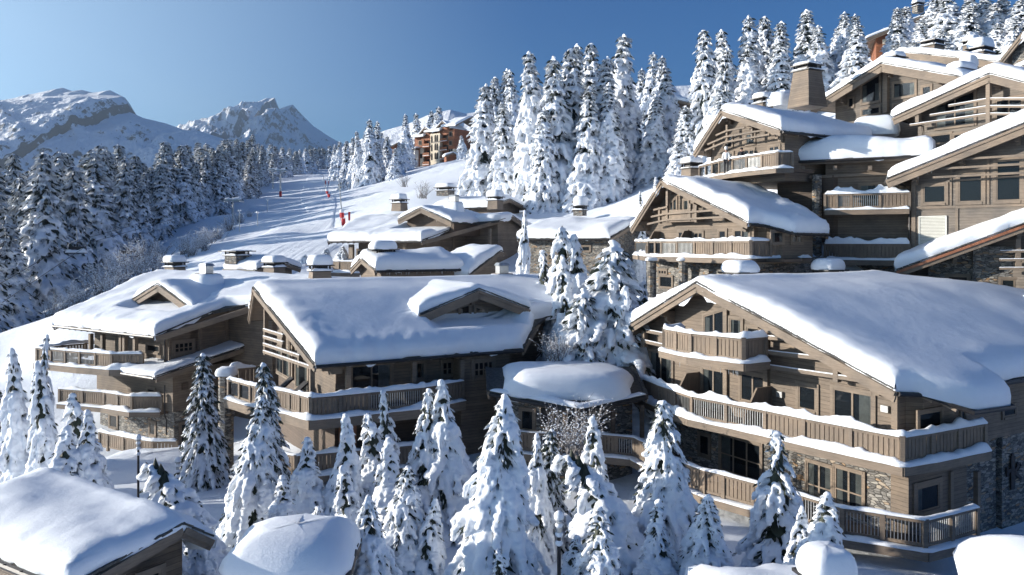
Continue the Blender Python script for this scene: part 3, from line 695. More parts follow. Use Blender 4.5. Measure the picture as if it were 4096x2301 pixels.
def divider(root, F, px0, px1, pyb, h, out, seed=0):
    """slanted privacy board standing out from the wall"""
    pass

# ---- the large chalet at the front right
T = thing("chalet", (14, 36, -13), "largest timber chalet at the front with three stacked balconies and a huge snow covered roof", "chalet")
R1 = Roof((9.205, 39.517), A30, -1.97, .485, .336, -7.75, [(0, 10.75), (.041, 11.05), (.065, 12.5), (.152, 12.6), (.172, 11.1), (1, 11.1)], 0.0, [(-7.75, 8.5), (-1, 12.5), (0, 14.6), (1, 15.7), (4.3, 21.2), (11, 29)])
ro = R1.build(T, dent=.22, T=.85, seed=3, ridge_sm=2.6, lump=.05, fascia=.42, gutter=(1, 1), tails=(0, 1))
R1.walls(T, 1.0, 8.2, 5.7, 10.2, -8.5); R1.walls(T, 1.15, 8.1, 5.5, 10.0, -14.5, STONE, "stone_wall", ztop=-8.5)
R1.purlins(T, [0, -5.4, -2.9, 3.1, 6.3, 9.4], .15, 1.05)
F1 = R1.front(1.0); S1 = R1.side(10.2)
def ab(R, a, b): return R.xy(a, b)
prism(T, [ab(R1, 1.3, 10.1), ab(R1, 1.9, 10.62), ab(R1, 4.3, 10.62), ab(R1, 4.5, 10.1)], -8.4, -5.9, WOOD)
prism(T, [ab(R1, .75, 10.0), ab(R1, .75, 10.75), ab(R1, 4.6, 10.75), ab(R1, 4.6, 10.0)], -11.3, -8.66, WOOD)
bayF = Fac(ab(R1, 1.3, 10.1), np.array([.8, 1.5]) @ np.array([R1.ad, R1.bd]) / math.hypot(.8, 1.5), (0, 0))
u_ = bayF.uv; bayF.nv = np.array([u_[1], -u_[0]])
bayS = R1.side(10.62)
window(bayS, T, 3672, 3762, 1645, 1716, cols=1, curtain=0); window(bayS, T, 3840, 3858, 1640, 1700, cols=1, curtain=0, trim=.06)
window(R1.side(10.75), T, 3663, 3752, 1940, 2040, cols=1, curtain=2, trim=.2)
for px in (3800, 3908): posts(T, R1.side(10.75), [(px, 1885, 2040)], w=.2)
# windows on the gable wall
window(F1, T, 3336, 3492, 1566, 1692, cols=2, curtain=3, trim=.16); window(F1, T, 3197, 3266, 1545, 1640, cols=1, curtain=0, trim=.16)
window(F1, T, 2965, 3062, 1500, 1610, cols=2, curtain=0, door=True); window(F1, T, 2812, 2900, 1478, 1610, cols=2, curtain=2, door=True); window(F1, T, 2603, 2690, 1410, 1530, cols=2, curtain=1, door=True)
window(F1, T, 2818, 2898, 1268, 1345, cols=2, curtain=2, topslope=.3, door=True); window(F1, T, 2922, 2968, 1275, 1350, cols=1, curtain=1, door=True); window(F1, T, 2990, 3040, 1310, 1370, cols=1, curtain=0)
window(R1.front(1.14), T, 3230, 3330, 1856, 2035, cols=2, rows=2, curtain=1, trim=.1); window(R1.front(1.14), T, 3342, 3455, 1880, 2050, cols=2, rows=2, curtain=1, trim=.1)
window(R1.front(1.14), T, 2884, 3045, 1758, 1905, cols=3, rows=2, curtain=2, trim=.12); window(R1.front(1.14), T, 2800, 2838, 1740, 1820, cols=1, curtain=0)
posts(T, F1, [(2906, 1235, 1600), (3068, 1330, 1640), (2570, 1320, 1500), (3585, 1570, 1750)], w=.26)
# pale wall lamps and the small grey boxes
for (px, py) in ((3545, 1635), (3124, 1577)):
    b = MB(); F1.box(b, F1.u(px) - .16, F1.u(px) + .16, F1.z(px, py) - .13, F1.z(px, py) + .13, 0, .14); b.build("wall_lamp", STEEL, T)
# horizontal slats under the gable
slats(T, R1.front(.45), [(3028, 1347, 3143, 1357), (3028, 1405, 3300, 1436), (3028, 1460, 3450, 1523)], sec=(.12, .16))
slats(T, R1.front(.45), [(2585, 1324, 2655, 1338), (2535, 1356, 2652, 1383)], sec=(.12, .16))
posts(T, R1.front(.5), [(3053, 1350, 1475), (3348, 1470, 1528), (2578, 1325, 1388)], w=.24)
rail = [onz(*q, -4.25) for q in ((2657, 1318), (2707, 1327), (2765, 1337), (2864, 1347), (2974, 1358))]
rail = [rail[0] + np.append(A30 * 1.2, 0)] + rail + [rail[-1] + np.append(A30 * 1.35, 0)]
b1 = balcony(T, rail, A30, 1.5, 1.02, ['board'], seed=2, snow=.20, dsnow=.24, label="small upper boarded balcony tucked under the gable")
icicles(b1, [rail[1] - np.array([0, 0, 1.35]), rail[5] - np.array([0, 0, 1.35])], 4)
rail = [onz(*q, -7.375) for q in ((2535, 1507), (2587, 1523), (2640, 1545), (2703, 1566), (2769, 1588), (2906, 1614), (3062, 1645), (3217, 1677), (3404, 1713), (3609, 1753), (3725, 1735), (3832, 1715), (3938, 1697))]
b2 = balcony(T, rail, A30, 2.2, 1.02, ['board', 'board', 'board', 'bars', 'bars', 'bars', 'board', 'board', 'board', 'board', 'board', 'board'], seed=5, snow=.23, dsnow=.26, label="long boarded middle balcony wrapping round the corner")
rail = [onz(*q, -10.14) for q in ((2600, 1800), (2680, 1835), (2818, 1884), (2895, 1902), (3060, 1945), (3210, 1985), (3371, 2035), (3530, 2058), (3699, 2084), (3806, 2058), (3906, 2032))]
b3 = balcony(T, rail, A30, 2.0, 1.05, ['board', 'board', 'board', 'board', 'bars', 'bars', 'bars', 'bars', 'bars', 'bars'], seed=8, snow=.10, dsnow=.08, label="lowest balcony with thin steel balusters and little snow")
# privacy boards between the rooms
for (px, u0) in ((2800, None), (3085, None)):
    p = F1.at(px, 1560 if px > 3000 else 1500); o2 = -A30
    zf = -8.38; mb = MB(); q = np.array([p[0], p[1]])
    prof = [(0.0, zf), (1.75, zf), (1.75, zf + .55), (.95, zf + 1.75), (0, zf + 1.75)]
    v = []
    for sgn in (-1, 1):
        for r, z in prof: v.append((*(q + o2 * r + B30 * sgn * .05), z))
    mb.add(v, [(0, 1, 2, 3, 4), (9, 8, 7, 6, 5)] + [(i, i + 5, (i + 1) % 5 + 5, (i + 1) % 5) for i in range(5)]); mb.build("privacy_board", BOARD, T)
for (px, py, d, dx, sd) in ((2960, 1128, 45.5, 0, 1), (3312, 1115, 49, 0, 2)):
    p = P(px, py, d); chimney(T, p - np.array([0, 0, .5]), 1.45, 1.2, .95, .52, 'cap', sd, snow=.7, taper=.15, mat=BEAM, capw=1.32)
# dark emblem on the stone end wall: an upright ski, a K and a 2
em = MB(); FE = S1.off(-.03)
def ebar(x0, y0, x1, y1, w=.16): em.bar(FE.at(x0, y0, .1), FE.at(x1, y1, .1), .07, w, 0, up=np.array([*FE.nv, 0]) * 0 + np.array([0, 0, 1.]))
def evert(x, y0, y1, w): em.bar(FE.at(x, y1, .1), FE.at(x, y0, .1), .06, w, 0, up=np.array([*FE.uv, 0]))
evert(4041, 1822, 1955, .30); evert(4041, 1812, 1824, .16)
em.bar(FE.at(4046, 1888, .1), FE.at(4066, 1856, .1), .06, .14, 0, up=(0, 0, 1)); em.bar(FE.at(4046, 1886, .1), FE.at(4075, 1912, .1), .06, .14, 0, up=(0, 0, 1))
em.bar(FE.at(4016, 1890, .1), FE.at(4040, 1872, .1), .06, .16, 0, up=(0, 0, 1)); em.bar(FE.at(4018, 1868, .1), FE.at(4020, 1905, .1), .06, .12, 0, up=np.array([*FE.uv, 0]))
two = [(4058, 1858), (4062, 1850), (4070, 1850), (4073, 1858), (4068, 1868), (4060, 1880), (4075, 1880)]
em.tube([FE.at(x, y, .1) for x, y in two], .045, 6); em.build("emblem", METAL, T)
prism(T, [ab(R1, 8.2, -1), ab(R1, 8.2, 10.2), ab(R1, 26, 10.2), ab(R1, 20, 5.5), ab(R1, 13, -1)], -14, -8.5, STONE, 'stone_wall'); prism(T, [ab(R1, 8.2, -1), ab(R1, 8.2, 10.2), ab(R1, 26, 10.2), ab(R1, 20, 5.5), ab(R1, 13, -1)], -8.5, -5.75, WOOD)
window(R1.side(10.2), T, 4010, 4060, 1625, 1665, cols=1, curtain=0, trim=.1)

# ---- the middle chalet
T = thing("chalet", (-6, 44, -13), "middle timber chalet with blue shaded roof and wide dormer behind the front spruces", "chalet")
R2 = Roof((-14.55, 47.46), A30, -2.65, .45, .325, -5, 10.0, [(-5, 0), (0, -.76), (10, 0)], [(-5, 21), (5.6, 21), (6.4, 14.4), (7.4, 14.0), (10, 11.7)])
hollow = lambda a0, a1, b0, b1, m=.3: (lambda A, B: 1 - (1 - m) * np.clip(np.minimum(np.minimum(A - a0, a1 - A) / .8, np.minimum(B - b0, b1 - B) / .5), 0, 1))
R2.build(T, dent=.2, T=.8, seed=12, ridge_sm=2.2, lump=.04, gutter=(1, 1), fascia=.36, mask=hollow(7.0, 13.6, 5.6, 8.6))
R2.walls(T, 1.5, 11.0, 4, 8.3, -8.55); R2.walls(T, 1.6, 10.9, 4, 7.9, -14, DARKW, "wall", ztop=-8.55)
R2.walls(T, 10.0, 20, 4, 5.0, -9)
prism(T, [ab(R2, 8.2, 8.2), ab(R2, 8.2, 9.35), ab(R2, 11.25, 9.35), ab(R2, 11.25, 8.2)], -13.5, -5.95, WOOD)
F2 = R2.side(8.3); F2b = R2.side(9.35); G2 = R2.front(1.5)
window(F2, T, 1405, 1564, 1458, 1572, cols=2, curtain=3, trim=.14, door=True); window(F2, T, 1658, 1698, 1450, 1515, cols=1, curtain=1); window(F2, T, 1768, 1808, 1447, 1500, cols=2, rows=2, curtain=0)
window(F2b, T, 1895, 1970, 1446, 1504, cols=4, rows=2, curtain=0, trim=.18)
posts(T, R2.side(9.5), [(1392, 1460, 1572), (1655, 1430, 1545), (1846, 1440, 1520)], w=.24)
posts(T, R2.front(.2), [(1064, 1180, 1420), (1133, 1320, 1440), (1201, 1400, 1470), (1248, 1470, 1580)], w=.24)
posts(T, G2, [(1175, 1310, 1520), (1165, 1350, 1500), (1240, 1450, 1560)], w=.28)
slats(T, R2.front(.02), [(1055, 1320, 1134, 1344), (1055, 1349, 1134, 1373), (1055, 1378, 1200, 1427), (1055, 1407, 1248, 1472)], sec=(.12, .15))
R2.purlins(T, [0, 3.3, 6.6, 9.2], .0, 1.55)
window(G2, T, 1110, 1160, 1400, 1500, cols=2, curtain=1, door=True); window(G2, T, 1185, 1232, 1450, 1560, cols=1, curtain=1, door=True)
beams(T, R2.side(9.6), [(1330, 1437, 2060, 1400)], .22, .26)
rail = [onz(*q, -7.54) for q in ((916, 1519), (960, 1530), (1003, 1542), (1085, 1558), (1160, 1571), (1200, 1582), (1244, 1594), (1360, 1584), (1475, 1573), (1690, 1553), (1850, 1526))]
b = balcony(T, rail, (.1, .99), 2.3, 1.0, ['glass', 'glass', 'board', 'board', 'board', 'board', 'board', 'board', 'bars', 'board'], seed=21, snow=.2, dsnow=.22, label="long bent terrace railing under the middle roof", beam=.45)
rail = [onz(*q, -10.6) for q in ((1030, 1790), (1110, 1810), (1186, 1826), (1330, 1812), (1480, 1800), (1680, 1780), (1800, 1770))]
balcony(T, rail, (.1, .99), 2.0, 1.0, ['board'], seed=22, snow=.16, dsnow=.15, label="lower boarded terrace railing in shade")
rail = [P(1021, 1470, 47), P(960, 1478, 46.5), P(916, 1490, 46)]
balcony(T, rail, (.5, .86), .5, 1.0, ['board'], seed=23, snow=.24, dsnow=0, deck=False, label="raised corner railing beside the stone pillar")
sm = MB(); sm.tube([P(905, 1500, 44.6), P(905, 2000, 44.6)], .42, 9); o = sm.build("stone_pillar", STONE, T)
s2 = MB(); snow_pillow(s2, P(905, 1500, 44.6), .6, .6, .45, 3); adoptpart(s2.build("pillar_snow", SNOW, smooth=True), o)
b = MB(); F2.box(b, F2.u(1362) - .28, F2.u(1362) + .28, F2.z(1362, 1510) - .28, F2.z(1362, 1510) + .28, 0, .12); b.build("wall_box", DARKW, T)
# glowing brown wall below the terrace, its glow put into the colour
prism(T, [ab(R2, 1.8, 7.8), ab(R2, 1.8, 8.4), ab(R2, 2.6, 8.4), ab(R2, 2.6, 7.8)], -13, -8.8, GLOWBR, "glow_brown_wall")
# dormer
D2 = Roof(R2.xy(10.5, 7.0), -B30, -2.72, .35, .37, -3.75, 3.45, 0, 7); dr = D2.build(T, T=.6, seed=17, ridge_sm=1.6, gutter=(0, 0), tails=(0, 0), fascia=.5); dr["label"] = "wide dormer roof facing the viewer"
D2.walls(T, 1.0, 6, 3.3, 3.0, -6, name="dormer_wall"); FD = D2.front(1.0)
window(FD, T, 1838, 1878, 1230, 1262, cols=1, curtain=2, topslope=.3, trim=.1); window(FD, T, 1900, 1945, 1225, 1264, cols=1, curtain=3, topslope=-.25, trim=.1)
D2.purlins(T, [0], .1, 1.0)
chimney(T, P(2008, 1165, 56), 1.15, 1.0, 1.25, .5, 'metal', 7, taper=.55); chimney(T, P(1280, 1118, 58), 1.3, 1.1, .95, .5, 'cap', 8, snow=.75, taper=.15, mat=BEAM)
sm = MB(); snow_pillow(sm, P(1760, 1125, 55) - np.array([0, 0, .5]), 2.4, 1.1, .75, 5, .5); sm.build('drift_snow', SNOW, T, smooth=True); sm = MB(); snow_pillow(sm, P(1870, 1150, 52) - np.array([0, 0, .6]), 1.6, .8, .8, 6, .5)
sm.build("drift_snow", SNOW, T, smooth=True)

# ---- two sister chalets with a dormer on the sunny slope
def sister(T, K, z0, slope, seed, dz, dt, left, ridge_l, b_step, ext, dsl, dT=.55, T_=.75):
    K = np.array(K); O = K + AP * 11
    R = Roof(O, BP, z0 + slope * 11, .35, slope, -6, 11.0, [(-6, -ridge_l), (0, -ridge_l), (11, -left)], [(-6, ext), (b_step, ext), (b_step + .55, .1), (11, 0)])
    R.build(T, T=T_, seed=seed, ridge_sm=2.0, lump=.16, gutter=(0, 1), tails=(0, 1), edge_rough=.12, fascia=.4, mask=hollow(dt - 3.2, dt + 3.6, 5.6, 9.0, .45))
    p = R.xy(dt, 7.5); D = Roof(p, AP, dz, dsl, dsl, -3.2, 4.1, 0, 7)
    dr = D.build(T, T=dT, seed=seed + 3, ridge_sm=1.2, gutter=(0, 0), tails=(0, 0), fascia=.5, lump=.2); dr["label"] = "dormer roof with sloping bargeboards on the sunlit slope"
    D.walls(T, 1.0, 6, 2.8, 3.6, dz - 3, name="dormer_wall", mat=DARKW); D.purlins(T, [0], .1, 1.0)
    icicles(dr, [D.w(.0, .4, -.3), D.w(0, 3.9, -.3)], seed, 3, .6)
    return R, D
T = thing("chalet", (-24, 57, -14), "left timber chalet with sunlit thick snow roof and dormer beside the open slope", "chalet")
R3, D3 = sister(T, (-23.1, 51.6), -6.0, .29, 31, -2.95, -5.1, 12.7, 17, 5.0, 4.2, .4)
window(D3.front(1.0), T, 640, 700, 1205, 1232, cols=2, curtain=0, topslope=-.2, trim=.08)
R3.walls(T, -11, -1.3, 5, 7.6, -8.55); R3.walls(T, -10.5, -1.3, -7.0, 9.2, -8.55, name="wall"); R3.walls(T, -2.0, 3.4, 5, 4.4, -8.6)
R3.walls(T, -10, -.7, 5, 9.3, -11.4, ztop=-8.6); R3.walls(T, -9.9, -.85, 5, 9.1, -15, STONE, "stone_wall", ztop=-11.4); R3.walls(T, -2.0, 3.2, 4, 4.2, -14, ztop=-8.6)
G3 = Fac(R3.xy(-1.3, 0), -R3.bd, R3.ad); L3 = R3.side(9.2); G3l = Fac(R3.xy(-.7, 0), -R3.bd, R3.ad)
window(G3, T, 697, 770, 1370, 1408, cols=4, rows=2, curtain=0, trim=.2); window(L3, T, 590, 640, 1380, 1408, cols=1, curtain=0, trim=.15)
window(R3.side(7.6), T, 440, 520, 1352, 1412, cols=3, curtain=0, door=True, trim=.1)
posts(T, R3.side(10.2), [(364, 1335, 1412), (412, 1338, 1412), (486, 1340, 1416), (500, 1345, 1416), (542, 1350, 1418)], w=.26)
posts(T, G3, [(663, 1360, 1450), (800, 1300, 1400), (905, 1250, 1360)], w=.2)
window(R3.side(9.3), T, 592, 620, 1555, 1585, cols=1, curtain=0, trim=.12); window(R3.side(9.1), T, 600, 622, 1690, 1740, cols=1, curtain=0); window(R3.side(9.1), T, 440, 470, 1660, 1710, cols=1, curtain=0)
b = MB(); G3l.box(b, G3l.u(738) - .22, G3l.u(738) + .22, G3l.z(738, 1545) - .22, G3l.z(738, 1545) + .22, 0, .12); b.build("wall_box", DARKW, T)
window(G3l.off(-.1), T, 722, 790, 1690, 1800, cols=1, curtain=0, door=True, trim=.15)
rail = [onz(*q, -7.54) for q in ((148, 1394), (205, 1399), (262, 1404), (319, 1409), (382, 1413), (447, 1418), (570, 1418))]
b = balcony(T, rail, AP, 2.6, .98, ['board', 'bars', 'bars', 'bars', 'board', 'board'], seed=33, snow=.17, dsnow=.3, label="upper balcony with snowy ledge below the sunlit eaves", beam=.42)
icicles(b, [rail[0] - np.array([0, 0, 1.4]), rail[5] - np.array([0, 0, 1.4])], 9, 4)
rail = [onz(*q, -7.54) for q in ((150, 1393), (250, 1382), (345, 1373), (410, 1369))]; balcony(T, rail, (.9, .3), .3, .98, ['board', 'board', 'bars'], seed=34, snow=.17, dsnow=0, deck=False, label="rear side railing of the upper balcony")
rail = [onz(*q, -10.4) for q in ((239, 1557), (331, 1564), (418, 1571), (472, 1579), (528, 1587), (646, 1587))]
balcony(T, rail, AP, 2.0, .98, ['board'], seed=35, snow=.15, dsnow=.18, label="lower boarded balcony of the left chalet")
PR = Roof(R3.xy(-.2, 2.6), BP, -7.15, .17, .17, [(0, 0), (1, 0)], [(0, 8.6), (1, 8.6)], -3.2, .5); PR.build(T, T=.32, seed=36, gutter=(0, 1), tails=(0, 1), rake=(0, 1), lump=.3)
downpipe(T, [G3.at(650, 1355, .3), G3.at(655, 1365, .1), G3.at(655, 1450, .1)]); downpipe(T, [G3l.at(655, 1540, .1), G3l.at(655, 1660, .1), G3l.at(662, 1680, .1), G3l.at(662, 1740, .1)])
chimney(T, P(825, 1160, 60), 1.25, 1.1, 1.25, -.58, 'metal', 11, taper=.7); chimney(T, P(700, 1095, 72), 1.35, 1.2, .95, -.58, 'cap', 12, snow=.62, taper=.1, mat=BEAM); chimney(T, P(1097, 1095, 70), 1.35, 1.2, .9, -.58, 'cap', 13, snow=.6, taper=.1, mat=BEAM)
T = thing("chalet", (0, 86, -4), "rear timber chalet with sunlit dormer roof at the foot of the ski run", "chalet")
R4, D4 = sister(T, (-9.1, 80.0), .2, .25, 51, 3.72, -2.95, 13.2, 18.5, 2.5, 3.6, .38)
R4.walls(T, -11, -1.3, 5, 8.6, -3.5); R4.walls(T, -2.0, 3.0, 5, 1.8, -4)
G4 = Fac(R4.xy(-1.3, 0), -R4.bd, R4.ad); L4 = R4.side(8.6)
window(L4, T, 1430, 1475, 1000, 1030, cols=2, curtain=0); window(G4, T, 1750, 1788, 995, 1012, cols=2, curtain=0, trim=.15)
posts(T, R4.side(9.8), [(1402, 978, 1035), (1410, 978, 1035), (1620, 978, 1030)], w=.3); posts(T, G4, [(1812, 950, 1035), (1875, 930, 1040)], w=.25)
E4 = Fac(R4.xy(3.0, 0), -R4.bd, R4.ad); posts(T, E4, [(1960, 915, 1010)], w=.25)
rail = [onz(*q, -1.86) for q in ((1320, 1046), (1356, 1047), (1412, 1048), (1440, 1048))]; balcony(T, rail, AP, 2.5, 1.05, ['board'], seed=53, snow=.22, dsnow=.35, label="short boarded terrace railing with a thick snowy ledge", beam=.35)
chimney(T, P(1816, 862, 87), 1.3, 1.1, 1.5, -.58, 'metal', 15, taper=.6); chimney(T, P(1598, 832, 95), 1.35, 1.2, .9, -.58, 'cap', 16, snow=.7, taper=.1, mat=BEAM); chimney(T, P(1981, 825, 95), 1.35, 1.2, 1.0, -.58, 'cap', 17, snow=.8, taper=.1, mat=BEAM)
# wing with the stone wall to the right of it
T = thing("chalet", (6, 76, -4), "low stone walled wing with long snow roof behind the central spruces", "chalet")
RW = Roof(np.array([8.6, 70]) + AP * 5.6, BP, 1.95, .3, .27, -4, 5.6, -9.6, 0); RW.build(T, T=.75, seed=61, ridge_sm=1.6, gutter=(0, 1), lump=.2)
RW.walls(T, -9.2, -.8, 3, 4.6, -6, STONE, "stone_wall")
FW = RW.side(4.6); window(FW, T, 2195, 2228, 1015, 1040, cols=2, rows=2, curtain=0); window(FW, T, 2330, 2360, 985, 1005, cols=1, curtain=0)
chimney(T, P(2320, 848, 78), 1.0, .9, .5, -.58, 'cap', 18, snow=.95, mat=STONE)
rail = [P(2490, 1000, 62), P(2400, 1010, 63), P(2330, 1005, 66)]
# roof peeping out behind the rear chalet
T = thing("chalet", (-6, 104, 2), "small low snow roof with chimney behind the rear chalet's ridge", "chalet")
p = P(1900, 803, 100); RB = Roof(np.array([p[0], p[1]]) + AP * 4.5 + BP * 1.0, BP, 5.6, .25, .25, -4.5, 4.6, -7.6, 1.2); RB.build(T, T=.8, seed=65, ridge_sm=1.6, gutter=(0, 1), lump=.2)
RB.walls(T, -7, .4, 3.6, 3.8, 0); chimney(T, P(1782, 772, 104), 1.9, 1.4, .6, -.58, 'cap', 19, snow=.55, mat=STONE)
# little gabled roof between the middle and the rear chalet
T = thing("chalet", (-8, 64, -6), "small gabled roof with thick snow and slotted chimney between the middle and rear chalets", "chalet")
RH = Roof(np.array([-10.6, 62]) - B30 * 3.2, A30, -1.25, .38, .27, -2.6, 3.2, 0, 7.4); RH.build(T, T=.95, seed=67, ridge_sm=1.4, gutter=(0, 1), lump=.15, fascia=.4)
RH.walls(T, .6, 7, 2, 2.7, -6); RH.purlins(T, [0, 1.6], .1, .7); chimney(T, P(1534, 1020, 64.5), 1.6, 1.2, .35, .52, 'cap', 20, snow=.7, mat=STONE)
icicles(list(T.children)[0], [RH.w(.3, 3.2, -.2), RH.w(7, 3.2, -.2)], 6, 6, .3)
T = thing("chalet", (-4, 68, -6), "snowy lean-to roof with steep bargeboard left of the central spruces", "chalet")
RL = Roof(P(2000, 1000, 69)[:2], BP, -.7, .3, .42, -.5, 4.6, -4.2, 0); RL.build(T, T=.75, seed=69, gutter=(0, 1), lump=.25); RL.walls(T, -3.9, -.5, 0.3, 3.8, -6)
T = thing("chalet", (-22, 76, -6), "low tower roof with icicles and a stone chimney behind the left chalet", "chalet")
p = P(1010, 1075, 74); RT = Roof(np.array([p[0], p[1]]) + AP * 2.6, BP, -1.75, .3, .28, -2.6, 2.6, -4.2, .6); rr = RT.build(T, T=.7, seed=71, gutter=(0, 1), lump=.25, ridge_sm=1.2); RT.walls(T, -3.8, .1, 2, 2, -8)
icicles(rr, [RT.w(-4, 2.6, -.15), RT.w(.3, 2.6, -.15)], 8, 7, .4)
ch = chimney(T, P(948, 1040, 76), 1.7, 1.5, .75, -.58, 'cap', 21, mat=STONE, snow=.10, capw=1.55)

# ---- the dark entrance pavilion in the centre
T = thing("pavilion", (2.7, 42, -12), "low stone entrance pavilion in shade with a deep dome of snow between chalets", "pavilion")
RP = Roof((2.6, 43.2), (.998, .06), -6.75, .3, .25, -2.0, [(0, 2.9), (.55, 5.0), (1, 3.5)], -3.9, 3.9); rp = RP.build(T, snow=False, T=.13, seed=81, gutter=(0, 1), lump=.25)
sm = MB(); snow_pillow(sm, (2.95, 41.75, -7.95), 3.75, 3.0, 1.5, 5, .05, flat=.22); snow_strip(sm, [np.array([*RP.xy(a, b - .12), float(RP.z(b - .12))]) for a, b in ((-3.8, 2.9), (.39, 4.95), (3.8, 3.5))], .22, .16, 3, []); adoptpart(sm.build("roof_snow", SNOW, smooth=True), rp)
prism(T, [RP.xy(-3.4, -2), RP.xy(-3.4, 1.6), RP.xy(.4, 3.6), RP.xy(3.5, 2.2), RP.xy(3.5, -2)], -13, -7.5, STONE, "stone_wall")
FPV = Fac(RP.xy(-3.4, 1.6), (np.array(RP.xy(.4, 3.6)) - np.array(RP.xy(-3.4, 1.6))) / 4.29, (0, 0)); FPV.nv = np.array([FPV.uv[1], -FPV.uv[0]])
window(FPV, T, 2085, 2135, 1640, 1720, cols=1, curtain=0, door=True); window(FPV, T, 2262, 2300, 1650, 1720, cols=1, curtain=0, door=True)
posts(T, RP.side(3.4), [(2010, 1615, 1720), (2452, 1640, 1745), (2568, 1620, 1750)], w=.2, mat=DARKW)
b = MB(); q = FPV.at(2185, 1660, .2); b.box(q[0] - .2, q[0] + .2, q[1] - .2, q[1] + .2, q[2] - .35, q[2] + .35); b.build("wall_lantern", METAL, T)
rail = [onz(*q, -9.6) for q in ((2010, 1722), (2075, 1727), (2130, 1733), (2230, 1737), (2405, 1740), (2466, 1745), (2538, 1752), (2603, 1783), (2650, 1810))]
balcony(T, rail, (.05, 1), 2.2, 1.0, ['board', 'board', 'bars'], seed=83, snow=.05, dsnow=.08, label="shaded terrace railing in front of the stone wall")

# ---- the mid right chalet and those stacked above it
T = thing("chalet", (14, 54, -3), "pale gabled chalet with curved slat screens above the front right chalet's roof", "chalet")
R5 = Roof((10.57, 56.0), A30, 4.43, 1.0, .396, -3.4, [(0, 8.0), (.2, 8.2), (.42, 9.5), (1, 9.6)], 0, [(-3.4, 8), (0, 7.4), (9.5, 5.3)])
R5.build(T, T=.85, seed=91, ridge_sm=1.5, lump=.35, fascia=.36, gutter=(0, 1))
R5.walls(T, 1.0, 5.0, 2.6, 7.5, -1.0); R5.purlins(T, [0, -2.6, -1.5, 2.6, 5.2, 7.0], .1, 1.05); F5 = R5.front(1.0)
R5.walls(T, 1.2, 8.0, 3.2, 7.4, -7, STONE, "stone_wall", ztop=-1.0)
prism(T, [ab(R5, 1.3, 7.4), ab(R5, 2.2, 8.7), ab(R5, 5.0, 8.7), ab(R5, 5.2, 7.4)], -1.1, 1.1, WOOD)
window(F5, T, 2715, 2750, 927, 975, cols=2, curtain=0, door=True); window(F5, T, 2778, 2812, 930, 975, cols=2, curtain=0, door=True); window(F5, T, 2877, 2905, 922, 968, cols=1, curtain=0); window(F5, T, 2938, 2998, 920, 968, cols=2, curtain=3, door=True)
window(F5, T, 2680, 2708, 812, 865, cols=2, rows=2, curtain=0, topslope=.5, trim=.1); window(F5, T, 2735, 2755, 800, 865, cols=1, curtain=1, trim=.1, door=True)
window(R5.side(8.7), T, 3085, 3130, 928, 972, cols=1, curtain=1); window(R5.side(8.7), T, 3165, 3205, 935, 972, cols=2, curtain=1)
slats(T, R5.front(.05), [(2615, 840, 2670, 828), (2605, 868, 2660, 856), (2660, 856, 2850, 842), (2590, 897, 2665, 880), (2665, 880, 2910, 868)], sec=(.09, .13), snow=False)
posts(T, R5.front(.2), [(2671, 765, 890), (2640, 830, 895), (2762, 815, 885), (2786, 820, 890)], w=.2)
mb = MB(); F = R5.front(.3); F.box(mb, F.u(2652), F.u(2786), -.0 + 1.55, 2.25, 0, .12); F.box(mb, F.u(2652), F.u(2786), 1.4, 1.55, -.9, .16); mb.build("balcony", BOARD, T)
FR5 = R5.front(-.35); SR5 = Fac(FR5.at(3003, 965)[:2], A30, B30)
def zset(p, z): p = np.array(p, float); p[2] = z; return p
rail = [zset(P(2545, 975, 63), .05)] + [zset(FR5.at(px, 965), .05) for px in (2595, 2622, 2647, 2710, 2779, 2852, 2926, 3003)] + [zset(SR5.at(px, 965), .05) for px in (3080, 3155, 3230)]
b = balcony(T, rail, A30, 1.9, 1.02, ['bars', 'glass', 'glass', 'bars', 'bars', 'board', 'board', 'board', 'board', 'board', 'board'], seed=93, snow=.15, dsnow=.24, label="long pale balcony of the mid right chalet")
for px, d in ((2607, 55), (2733, 53.5)):
    sm = MB(); sm.tube([P(px, 1040, d), P(px, 1190, d)], .32, 9); o = sm.build("stone_column", STONE, T)
    s2 = MB(); snow_pillow(s2, P(px, 1042, d), .42, .42, .22, px); adoptpart(s2.build("column_snow", SNOW, smooth=True), o)
window(R5.front(1.2), T, 2635, 2668, 1080, 1098, cols=3, curtain=0, trim=.1); window(R5.front(1.2), T, 2640, 2690, 1105, 1150, cols=1, curtain=0, door=True, trim=.1)
for px in (2762, 2640):
    p = F5.at(px, 965); zf = -.95; mb = MB(); q = np.array([p[0], p[1]]); prof = [(0.0, zf), (1.3, zf), (1.3, zf + .7), (.6, zf + 1.75), (0, zf + 1.75)]; v = []
    for sgn in (-1, 1):
        for r, z in prof: v.append((*(q - A30 * r + B30 * sgn * .05), z))
    mb.add(v, [(0, 1, 2, 3, 4), (9, 8, 7, 6, 5)] + [(i, i + 5, (i + 1) % 5 + 5, (i + 1) % 5) for i in range(5)]); mb.build("privacy_board", BOARD, T)
downpipe(T, [SR5.at(3265, 925), SR5.at(3235, 950), SR5.at(3235, 1040)])
chimney(T, P(2768, 700, 66), 1.3, 1.1, .85, .52, 'cap', 25, snow=.55, taper=.1, mat=BEAM)
T = thing("chalet", (17, 50, 2), "upper gabled chalet with slat screens above a sunny balcony where a cook stands", "chalet")
R6 = Roof((15.22, 57.65), A30, 9.60, .99, .39, -2.85, 5.4, 0, 9.3); R6.build(T, T=.85, seed=95, ridge_sm=1.3, lump=.2, fascia=.36, gutter=(0, 1))
R6.walls(T, 1.0, 8.8, 2.2, 4.8, 4.2); R6.purlins(T, [0, -2.2, 2.3, 4.6], .1, 1.05); F6 = R6.front(1.0)
